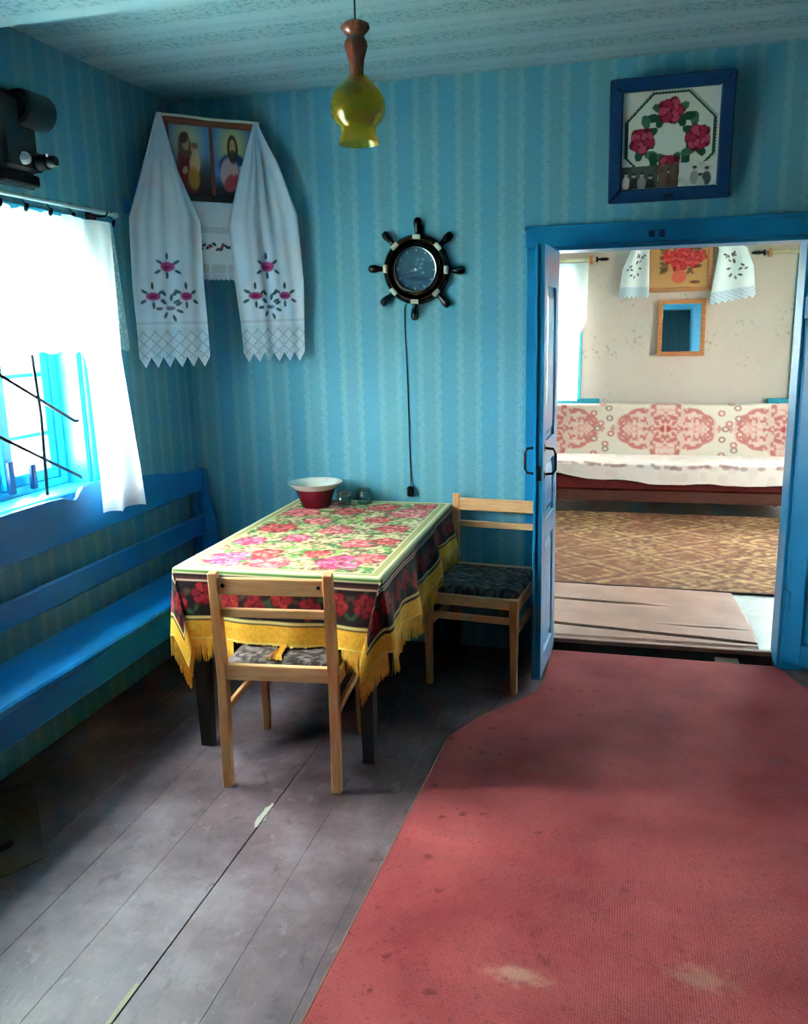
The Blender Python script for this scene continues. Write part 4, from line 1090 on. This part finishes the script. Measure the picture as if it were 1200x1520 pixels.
def towel_paint(U, V):
    im = canvas(U, WHITE); 
    if U.size < 50: return im
    v = V * VL
    x = (U - 0.5) * 0.335 / 1.22; y = -(v - 0.655) * 1.12 / 1.22
    motif(im, x, y)
    for (lx) in (0.0,): pass
    fill(im, (np.abs(V - 0.985) < 0.006) * 0.5, (180, 188, 196))
    return im
def lace_paint(n):
    def f(U, V):
        im = canvas(U, (212, 222, 232), 4)
        z = np.abs(((U * n) % 1.0) - 0.5) * 2            # 1 at valley
        lim = 1.0 - 0.26 * z
        a = np.where(V < lim, 1.0, 0.0)
        u = U * n * 1.0; w = V * 3.6
        dia = np.abs(((u + 0.5) % 1) - 0.5) + np.abs(((w) % 1) - 0.5)
        holes = (np.abs(dia - 0.5) < 0.085) & (V > 0.10) & (V < lim - 0.09)
        small = (np.sin(U * n * 2 * PI * 4) * np.sin(V * 2 * PI * 11) > 0.35) & (V > 0.05) & (V < lim - 0.05)
        a = np.where(holes, 0.66, a); a = np.where(small & ~holes & (V < lim), np.minimum(a, 0.80), a)
        im[..., 3] = a
        return im
    return f
def lin_top_P(U, V):
    # folded strip lying over the top bar of the icon: along the bar (U), over it (V)
    x = -0.232 + U * 0.464; s = V
    y = np.where(s < 0.3, -0.038, np.where(s > 0.7, 0.004, -0.038 + (s - 0.3) / 0.4 * 0.042))
    z = np.where(s < 0.3, 0.368 - (0.3 - s) / 0.3 * 0.012, np.where(s > 0.7, 0.368 - (s - 0.7) / 0.3 * 0.03, 0.368)) + 0.002 * np.sin(U * 9)
    c, sn = q2, q2
    return 0.292 + x * c - y * sn, -0.192 + x * sn + y * c, 2.1885 + z
TW = thing('embroidered_towel', 'long white towel with pink flowers draped over the icon picture', 'towel', (0.0, 0.0, 0.0))
sheet('towel_top', lin_top_P, 40, 12, M_LINEN, lambda U, V: canvas(U, (226, 226, 214)), TW, 0.002)
for nm, O, I in (('left', Lo, Li), ('right', Ro, Ri)):
    k = sheet('towel_end', towel_P(O, I, 0.0, VL, False), 110, 200, M_LINEN, (lambda flip: (lambda U, V: towel_paint(1 - U if flip else U, V)))(nm == 'right'), TW)
    k = sheet('lace_edge', towel_P(O, I, VL, 1.0, True), 160, 90, M_LACE, lace_paint(6), TW); k['label'] = 'zigzag crochet lace edge'

# cloth on the shelf hanging below the icon
def doily_P(U, V):
    s = V * 0.40; x = (U - 0.5) * 0.46
    top = 0.045
    k = np.where(s < top, 0.492 + s * 0.8, 0.492 + top * 0.8 + 0.008 + 0.004 * np.sin(U * 14))
    z = np.where(s < top, 2.1895, 2.1885 - (s - top))
    return k / 2 + x * q2, -k / 2 + x * q2, z
def doily_paint(U, V):
    im = canvas(U, WHITE, 4)
    if U.size < 50: return im
    x = (U - 0.5) * 0.46; s = V * 0.40
    fill(im, ((s > 0.155) & (s < 0.185)) * (0.25 + 0.2 * (np.sin(U * 300) > 0)), (150, 168, 184))
    yy = s - 0.245
    for i in range(14):
        cx = -0.21 + i * 0.032
        fill(im, ell(x, yy, cx, 0.012 * math.sin(i * 2.2), 0.011, 0.007, 0.6 * (-1) ** i, 0.3), (40, 66, 80)); fill(im, ell(x, yy, cx + 0.015, -0.012 * math.sin(i * 2.2), 0.010, 0.006, -0.6 * (-1) ** i, 0.3), (52, 80, 88))
        fill(im, ell(x, yy, cx + 0.006, 0.0, 0.008, 0.008, 0, 0.3) * (i % 2), (176, 60, 112))
    lim = 1 - 0.018 * np.abs(np.sin(U * 60))
    net = (np.sin(U * 520) * np.sin(s * 520) > 0.1) & (s > 0.325)
    im[..., 3] = np.where(V > lim, 0, np.where(net, 0.45, 1.0))
    return im
k = sheet('shelf_cloth', doily_P, 160, 140, M_LACE, doily_paint); tag(k, 'white embroidered cloth hanging from the corner shelf under the icon picture', 'cloth')

# ------------------------------------------------------------------ curtain rod, lace valance, drape
CR = thing('curtain_rod', 'pale curtain rod with brackets above the bench window', 'curtain rod', (0.0, -1.5, 2.09))
bm = bmesh.new(); tube(bm, [(0.082, 0.80, 0.0), (0.082, -0.80, 0.0)], 0.0085, 10); obj('rod', bm, M_ROD, CR, True)
for y in (0.73, -0.73):
    bm = bmesh.new(); bx(bm, (0.0, y - 0.02, -0.03), (0.006, y + 0.02, 0.03), 0.002); tube(bm, [(0.004, y, 0.0), (0.05, y, -0.012), (0.082, y, -0.012), (0.094, y, 0.004)], 0.005, 6); obj('bracket', bm, M_IRON, CR)
for s in (-1, 1):
    bm = bmesh.new(); lathe(bm, [(0, -0.012), (0.010, -0.01), (0.014, 0.004), (0.010, 0.018), (0, 0.022)], 12, Matrix.Translation((0.082, s * 0.80, 0)) @ Matrix.Rotation(-s * PI / 2, 4, 'X')); obj('finial', bm, M_PORC, CR, True)
NCL = 11
def val_P(U, V):
    y = -0.735 - U * 1.49
    clip = np.abs(np.sin(U * PI * NCL))              # sag between clips
    ztop = 2.058 - 0.016 * clip
    zbot = 1.535 - 0.012 * np.abs(np.sin(U * 70)) + 0.02 * U
    z = ztop * (1 - V) + zbot * V
    fold = (0.014 + 0.010 * V) * np.sin(U * 62) + 0.006 * np.sin(U * 119 + V * 2)
    x = 0.083 + fold + 0.008 * V
    flare = np.clip(1 - U / 0.10, 0, 1)
    y = y + flare * 0.085 * V
    x = x - flare * 0.030 * V
    return x, y, z
k = sheet('lace_valance', val_P, 260, 60, M_TULLE); VAL = k
tag(k, 'white lace valance clipped to the rod over the bench window', 'curtain')
for i in range(NCL + 1):
    y = -0.735 - i / NCL * 1.49
    bm = bmesh.new(); lathe(bm, [(0, -0.016), (0.006, -0.012), (0.0085, 0), (0.006, 0.012), (0, 0.016)], 10, Matrix.Translation((0.094, y, 2.052)) @ Matrix.Rotation(0.35, 4, 'Y'))
    tube(bm, [(0.092, y, 2.062), (0.083, y, 2.076), (0.074, y, 2.09), (0.082, y, 2.1005), (0.0915, y, 2.094)], 0.0018, 5)
    c_ = obj('clip', bm, M_IRON, VAL, True)
def drape_P(U, V):
    wv = np.interp(V, [0, 0.5, 1], [0.32, 0.24, 0.27])
    y = np.interp(V, [0, 0.45, 1], [-0.80, -0.845, -0.805]) - U * wv
    z = 2.045 * (1 - V) + (0.862 + 0.016 * U + 0.008 * np.sin(U * 9)) * V
    x = 0.120 + 0.035 * np.clip(V * 1.15, 0, 1) ** 0.8 + (0.012 + 0.010 * V) * np.sin(U * 9 + V * 1.2) + 0.004 * np.sin(U * 23 - V * 3)
    return x, y, z
k = sheet('sheer_drape', drape_P, 90, 140, M_TULLE2); tag(k, 'long white sheer drape hanging down over the bench back', 'curtain')

# ------------------------------------------------------------------ old meter on the wall above the window
ME = thing('electric_meter', 'black electric meter on a dark board high above the bench window', 'meter', (0.0, -1.255, 2.30))
boxo('board', (0.0, -0.14, -0.165), (0.024, 0.135, 0.165), M_BOARD, ME, 0.003)
boxo('case', (0.024, -0.10, -0.12), (0.095, 0.080, 0.125), M_BAKE, ME, 0.012)
bm = bmesh.new(); lathe(bm, [(0, -0.075), (0.058, -0.075), (0.064, -0.068), (0.064, 0.050), (0.058, 0.066), (0.044, 0.072), (0.040, 0.066), (0, 0.066)], 32, Matrix.Translation((0.092, 0.055, 0.092)) @ Matrix.Rotation(PI / 2, 4, 'X'))
k = smooth_angle(obj('drum', bm, M_BAKE, ME)); k['label'] = 'round black drum cover'
bm = bmesh.new(); bx(bm, (0.024, -0.10, -0.165), (0.075, 0.10, -0.125), 0.006); obj('terminal_cover', bm, M_BAKE, ME)
bm = bmesh.new(); lathe(bm, [(0, 0), (0.036, 0), (0.036, 0.034), (0.028, 0.038), (0.028, 0.075), (0.020, 0.080), (0.020, 0.104), (0.016, 0.110), (0, 0.110)], 20, Matrix.Translation((0.060, 0.072, -0.082)) @ Matrix.Rotation(PI / 2, 4, 'Y'))
k = smooth_angle(obj('fuse_plug', bm, M_BAKE, ME))
bm = bmesh.new(); lathe(bm, [(0, 0), (0.023, 0), (0.023, 0.012), (0.018, 0.020), (0.008, 0.020), (0.006, 0.016), (0, 0.016)], 20, Matrix.Translation((0.095, -0.004, -0.083)) @ Matrix.Rotation(math.radians(55), 4, 'X') @ Matrix.Rotation(PI / 6, 4, 'Y'))
k = smooth_angle(obj('fuse_cap', bm, M_PORC, ME)); k['label'] = 'white porcelain fuse cap'
bm = bmesh.new(); lathe(bm, [(0, 0), (0.006, 0.001), (0.004, 0.005), (0, 0.006)], 10, Matrix.Translation((0.150, 0.050, -0.064)) @ Matrix.Rotation(PI / 2, 4, 'X')); obj('screw', bm, M_PORC, ME, True)

# ------------------------------------------------------------------ far room : sofa, cover, rug, canvas
SO = thing('sofa', 'low sofa with dark red base and brown rail in the far room', 'sofa', (2.52, 3.3, 0.0440))
SX = 1.04
boxo('base_rail', (-SX, -0.285, 0.110), (SX, 0.30, 0.205), M_SOFAWOOD, SO, 0.006)
boxo('seat_base', (-SX, -0.300, 0.205), (SX, 0.30, 0.345), M_REDCLOTH, SO, 0.02)
boxo('seat_cushion', (-SX + 0.005, -0.296, 0.345), (SX - 0.005, 0.14, 0.428), M_REDCLOTH, SO, 0.025)
bm = bmesh.new(); prism(bm, [(-SX, 0.125, 0.345), (-SX, 0.215, 0.845), (-SX, 0.305, 0.845), (-SX, 0.305, 0.345)], (2 * SX, 0, 0)); obj('backrest', bm, M_REDCLOTH, SO)
for sx in (-1, 1):
    for sy in (-0.22, 0.24):
        bm = bmesh.new(); lathe(bm, [(0, 0), (0.02, 0), (0.028, 0.112), (0, 0.112)], 12, Matrix.Translation((sx * 0.92, sy, 0))); obj('leg', bm, M_SOFAWOOD, SO)
# cover : up behind, over the back, down to the seat, over the front edge
path = np.array([(0.312, 0.70), (0.312, 0.852), (0.262, 0.862), (0.208, 0.852), (0.116, 0.440), (0.05, 0.437), (-0.28, 0.440), (-0.312, 0.42), (-0.318, 0.34), (-0.322, 0.262)])
pl = np.r_[0, np.cumsum(np.hypot(*np.diff(path, axis=0).T))]; PLEN = pl[-1]
def cov_P(U, V):
    x = (U - 0.5) * 2 * (SX + 0.004)
    s = V * PLEN
    # shorter skirt at the left, longer at the right
    endv = PLEN - 0.085 * np.clip(0.45 - U, 0, 1) / 0.45 - 0.012 * np.sin(U * 22) * (V > 0.8)
    s = np.minimum(s, PLEN) * np.where(V > 0.8, 1, 1)
    s = np.where(V > 0.8, 0.8 * PLEN + (s - 0.8 * PLEN) * (endv - 0.8 * PLEN) / (0.2 * PLEN), s)
    y = np.interp(s, pl, path[:, 0]); z = np.interp(s, pl, path[:, 1])
    y = y - 0.004 * np.sin(U * 40 + V * 9) * (V > 0.75)
    z = z + 0.004 * vnoise(U * 30, V * 16) * (V > 0.5)
    return 2.52 + x, 3.3 + y, 0.0460 + z
def cov_paint(U, V):
    im = canvas(U, (216, 196, 178))
    if U.size < 50: return im
    s = V * PLEN; x = (U - 0.5) * 2 * SX
    back = s < pl[4] + 0.01
    zc = s - (pl[3] + 0.20)          # metres from the middle of the back
    R1, R2, G = (196, 116, 108), (216, 158, 144), (160, 124, 110)
    def med(cx, w):
        dx = (x - cx) / w; dy = zc / 0.25
        dd = np.abs(dx) + np.abs(dy) * 0.9
        n = 0.12 * np.cos(6 * np.arctan2(dy, dx))
        fill(im, soft(dd + n, 1.05, 0.06), R2); fill(im, (np.abs(dd + n - 0.95) < 0.07) * 1.0, R1)
        for a in range(4):
            ax, ay = 0.62 * math.cos(a * PI / 2 + PI / 4), 0.62 * math.sin(a * PI / 2 + PI / 4)
            fill(im, ell(dx, dy, ax, ay, 0.22, 0.26, 0, 0.15), R1); fill(im, ell(dx, dy, ax, ay, 0.11, 0.13, 0, 0.2), R2)
        fill(im, ell(dx, dy, 0, 0, 0.42, 0.46, 0, 0.08), R1); fill(im, ell(dx, dy, 0, 0, 0.30, 0.34, 0, 0.1), R2)
        for a in range(8):
            fill(im, ell(dx, dy, 0.24 * math.cos(a * PI / 4), 0.26 * math.sin(a * PI / 4), 0.09, 0.08, a * PI / 4, 0.2), R1)
        fill(im, ell(dx, dy, 0, 0, 0.10, 0.11, 0, 0.2), (182, 70, 66)); nn = vnoise(np.abs(dx) * 22, np.abs(dy) * 11); fill(im, (nn > 0.58) * (dd < 1.05) * 0.75, (216, 190, 174)); fill(im, (nn < 0.30) * (dd < 1.05) * 0.5, (178, 96, 90))
    for cx in (-0.95, 0.0, 0.95): med(cx, 0.47)
    for bx0 in (-0.52, 0.52):
        for k in range(11):
            cx = bx0 + 0.075 * math.sin(k * 2.4); cy = -0.22 + 0.044 * k
            fill(im, ell(x, zc, cx, cy, 0.030, 0.026, 0, 0.2), G if k % 2 else R1); fill(im, ell(x, zc, cx, cy, 0.015, 0.013, 0, 0.3), (216, 196, 178))
    seat = canvas(U, (236, 214, 204)); w = s - (pl[6] + 0.02)
    fill(seat, (np.abs(w - 0.015 * np.sin(x * 12) - 0.03) < 0.014) * (np.sin(x * 30) > -0.5) * (np.sin(x * 7.1) > -0.75) * 0.55, (140, 98, 92))
    for k in range(16):
        fill(seat, ell(x, w, -0.98 + k * 0.13, 0.035, 0.03, 0.016, 0, 0.4) * 0.5, (150, 100, 96))
    fill(seat, (vnoise(x * 14, s * 14) > 0.62) * 0.25, (216, 176, 166))
    im[~back] = seat[~back]
    return im
k = sheet('sofa_cover', cov_P, 300, 170, M_SOFAC, cov_paint, thick=0.003); tag(k, 'cream cover with pink medallions draped over the sofa', 'sofa cover')

def rug_P(U, V):
    return 1.10 + U * 2.45, 1.045 - 0.072 * (U - 0.27) + V * 2.10, 0.0335 + 0.004 + 0.003 * vnoise(U * 14, V * 9)
def rug_paint(U, V):
    im = canvas(U, (134, 90, 62)); x = U * 2.45; y = V * 2.10
    if U.size < 50: return im
    n = vnoise(x * 34, y * 34); fill(im, (n > 0.55) * 0.6, (180, 140, 96)); fill(im, (n < 0.28) * 0.6, (98, 60, 44))
    big = vnoise(x * 3.2, y * 1.1 + 4); fill(im, soft(big, 0.45, 0.4) * 0.5, (128, 74, 52))
    x = x + 0.05 * vnoise(x * 8, y * 8); d = np.abs(((x / 0.62) % 1) - 0.5) + np.abs(((y / 0.50) % 1) - 0.5)
    fill(im, (np.abs(d - 0.5) < 0.05) * 0.42 * (0.2 + n), (206, 170, 120)); fill(im, (np.abs(d - 0.30) < 0.035) * 0.45 * (0.4 + n), (206, 168, 116)); fill(im, (d < 0.16) * 0.35, (120, 78, 54)); fill(im, (np.abs(d - 0.40) < 0.025) * 0.4 * (0.3 + n), (92, 56, 42))
    d2 = np.abs(((x / 0.26 + 0.5) % 1) - 0.5) + np.abs(((y / 0.31 + 0.5) % 1) - 0.5)
    fill(im, (np.abs(d2 - 0.5) < 0.05) * 0.35, (108, 68, 50))
    fill(im, (V < 0.012) * 1.0, (80, 50, 38))
    return im
k = sheet('patterned_rug', rug_P, 320, 240, M_RUG, rug_paint, thick=0.006); tag(k, 'brown patterned rug on the far room floor before the sofa', 'rug')

def can_P(U, V):
    y = 0.118 + V * 0.965
    xr = 2.865 - 0.05 * np.clip(V - 0.35, 0, 1) + 0.0 * U - 0.02 * (V > 0.5) * (V - 0.5)
    x = 1.60 + U * (xr - 1.60)
    def crease(c, slope, h, w, u0, u1):
        f = np.clip((u1 - U) * 6, 0, 1) * np.clip((U - u0) * 6, 0, 1)
        d = (V - c - slope * (U - 0.5)) / w
        return h * f * np.exp(-d * d) - 0.5 * h * f * np.exp(-((d + 1.6) ** 2))
    z = 0.036 + crease(0.62, -0.10, 0.007, 0.012, -0.3, 0.72) + crease(0.16, -0.16, 0.008, 0.012, 0.05, 1.1) + crease(0.30, -0.05, 0.004, 0.012, 0.6, 1.05) + 0.004 * vnoise(U * 9, V * 7)
    z = z - 0.012 * np.clip(0.04 - V, 0, 1) / 0.04
    return x, y, z
k = sheet('floor_canvas', can_P, 160, 300, M_CANVAS, thick=0.003); tag(k, 'creased pinkish brown floor canvas just past the threshold', 'floor cloth')

# far wall : picture, towel, mirror, rods, curtain
FPt = Matrix.Translation((2.585, 3.690, 1.838)) @ Matrix.Rotation(math.radians(3), 4, 'X')
FP = thing('picture', 'wood framed picture of a red flower bunch above the mirror', 'picture'); FP.matrix_world = FPt
frame_bars(FP, 0.262, 0.42, 0.036, 0.026, M_PINE, 0.004)
boxo('backing', (-0.25, -0.006, 0.006), (0.25, 0.0, 0.41), M_DARKWOOD, FP, 0)
def fl_paint(U, V):
    im = canvas(U, (196, 142, 84)); fill(im, soft(V, 0.2, 0.4) * 0.5, (214, 150, 96)); x = U; y = V * 0.8
    if U.size < 50: return im
    for k in range(26):
        a = k * 0.9; fill(im, ell(x, y, 0.5 + 0.30 * math.cos(a), 0.50 + 0.20 * math.sin(a * 1.3), 0.08, 0.03, a, 0.3) * 0.8, (96, 60, 36) if k % 2 else (110, 84, 44))
    fill(im, ell(x, y, 0.50, 0.20, 0.13, 0.12, 0, 0.2), (216, 92, 74))
    for (cx, cy, r) in ((0.50, 0.46, 0.15), (0.72, 0.50, 0.14), (0.32, 0.56, 0.12), (0.55, 0.68, 0.14), (0.86, 0.56, 0.10)): rose(im, x, y, cx, cy, r, ((206, 36, 40), (232, 96, 88), (150, 16, 24)), cx * 9)
    fill(im, ell(x, y, 0.78, 0.10, 0.09, 0.03, 0, 0.3), (130, 70, 40))
    return im
sheet('flower_print', lambda U, V: (-0.23 + U * 0.46, -0.010 + 0 * U, 0.030 + V * 0.36), 130, 110, M_PRINT, fl_paint, FP, smooth=False)
TW2 = thing('embroidered_towel', 'white towel with dark embroidery hung over the far flower picture', 'towel', (2.585, 3.66, 2.27))
def ft_P(side, v0, v1):
    def P(U, V):
        v = v0 + V * (v1 - v0)
        xi = np.interp(v, [0, .2, 1], [0.25, 0.305, 0.245] if side > 0 else [0.25, 0.245, 0.235]); xo = np.interp(v, [0, .2, .5, 1], [0.28, 0.52, 0.58, 0.61] if side > 0 else [0.28, 0.40, 0.46, 0.49])
        x = xi * (1 - U) + xo * U
        zb = -0.56 + (0.06 * U if side > 0 else 0.08 + 0.0 * U)
        z = 0.0 + v * zb
        y = -0.022 - 0.012 * np.sin(U * 9 + 1) * np.clip(v * 3, 0, 1) - 0.018 * np.clip(1 - v * 4, 0, 1)
        return side * x, y, z
    return P
def ft_paint(U, V):
    im = canvas(U, (238, 238, 236))
    if U.size < 50: return im
    x = (U - 0.48) * 0.32; y = -(V * 0.47 - 0.26)
    for k in range(16):
        a = k * 0.85; r = 0.02 + 0.0055 * k
        fill(im, ell(x, y, r * math.cos(a), 0.1 * math.sin(a * 0.7 + 1) + r * 0.3 * math.sin(a), 0.018, 0.009, a, 0.3), (84, 72, 82) if k % 3 else (150, 120, 130))
    return im
for s in (-1, 1):
    sheet('towel_end', ft_P(s, 0, 0.80), 50, 70, M_LINEN, ft_paint, TW2)
    k = sheet('lace_edge', ft_P(s, 0.80, 1.0), 110, 50, M_LACE, lace_paint(7), TW2); k['label'] = 'scalloped lace edge'
sheet('towel_top', lambda U, V: (-0.262 + U * 0.524, -0.036 + V * 0.05, 0.003 + 0.003 * np.sin(U * 8)), 20, 4, M_LINEN, lambda U, V: canvas(U, (238, 238, 236)), TW2, 0.002)
MI = thing('mirror', 'small mirror in an orange brown wooden frame above the sofa', 'mirror'); MI.matrix_world = Matrix.Translation((2.624, 3.680, 1.303)) @ Matrix.Rotation(math.radians(-1.5), 4, 'X')
frame_bars(MI, 0.193, 0.470, 0.038, 0.022, M_PINE, 0.004)
boxo('mirror_glass', (-0.165, -0.012, 0.03), (0.165, -0.006, 0.44), M_MIRROR, MI, 0)
def rod_far(label, x0, x1, fx, s):
    r = thing('curtain_rod', label, 'curtain rod', ((x0 + x1) / 2, FY, 2.122))
    h = (x1 - x0) / 2
    bm = bmesh.new(); tube(bm, [(-h, -0.07, 0), (h, -0.07, 0)], 0.016, 10); obj('rod', bm, M_RODCREAM, r, True)
    xe = s * h
    bm = bmesh.new(); lathe(bm, [(0.02, 0), (0.026, 0.006), (0.020, 0.014), (0.009, 0.020), (0.009, 0.030), (0.014, 0.045), (0.013, 0.085), (0.006, 0.105), (0, 0.108)], 14, Matrix.Translation((xe, -0.07, 0)) @ Matrix.Rotation(s * PI / 2, 4, 'Y')); smooth_angle(obj('finial', bm, M_IRON, r))
    for q in (-h + 0.05, h - 0.04 if s > 0 else h - 0.1, ) if s > 0 else (-h + 0.04, h - 0.1):
        bm = bmesh.new(); bx(bm, (q - 0.012, -0.092, -0.035), (q + 0.012, -0.0, -0.018), 0.003); bx(bm, (q - 0.014, -0.096, -0.035), (q + 0.014, -0.082, 0.034), 0.003); obj('bracket', bm, M_PINE, r)
rod_far('cream curtain rod over the far room window left of the flower picture', 0.55, 1.905, 1.905, 1)
rod_far('cream curtain rod over the far room window right of the flower picture', 3.245, 4.50, 3.245, -1)
def fcur_P(x0, x1, z1, e):
    def P(U, V):
        x = x0 + U * (x1 - x0) - e * U * np.clip((V - 0.42) * 12, 0, 1) * 0.055 - e * U * V * 0.02
        z = 2.10 * (1 - V) + z1 * V
        return x, FY - 0.070 - 0.022 * np.sin(U * 40) * (0.5 + 0.5 * V) - 0.03 * V, z
    return P
k = sheet('white_curtain', fcur_P(0.62, 1.845, 0.93, 1), 160, 40, M_TULLE2); tag(k, 'white curtain on the far room window by the blue door leaf', 'curtain')
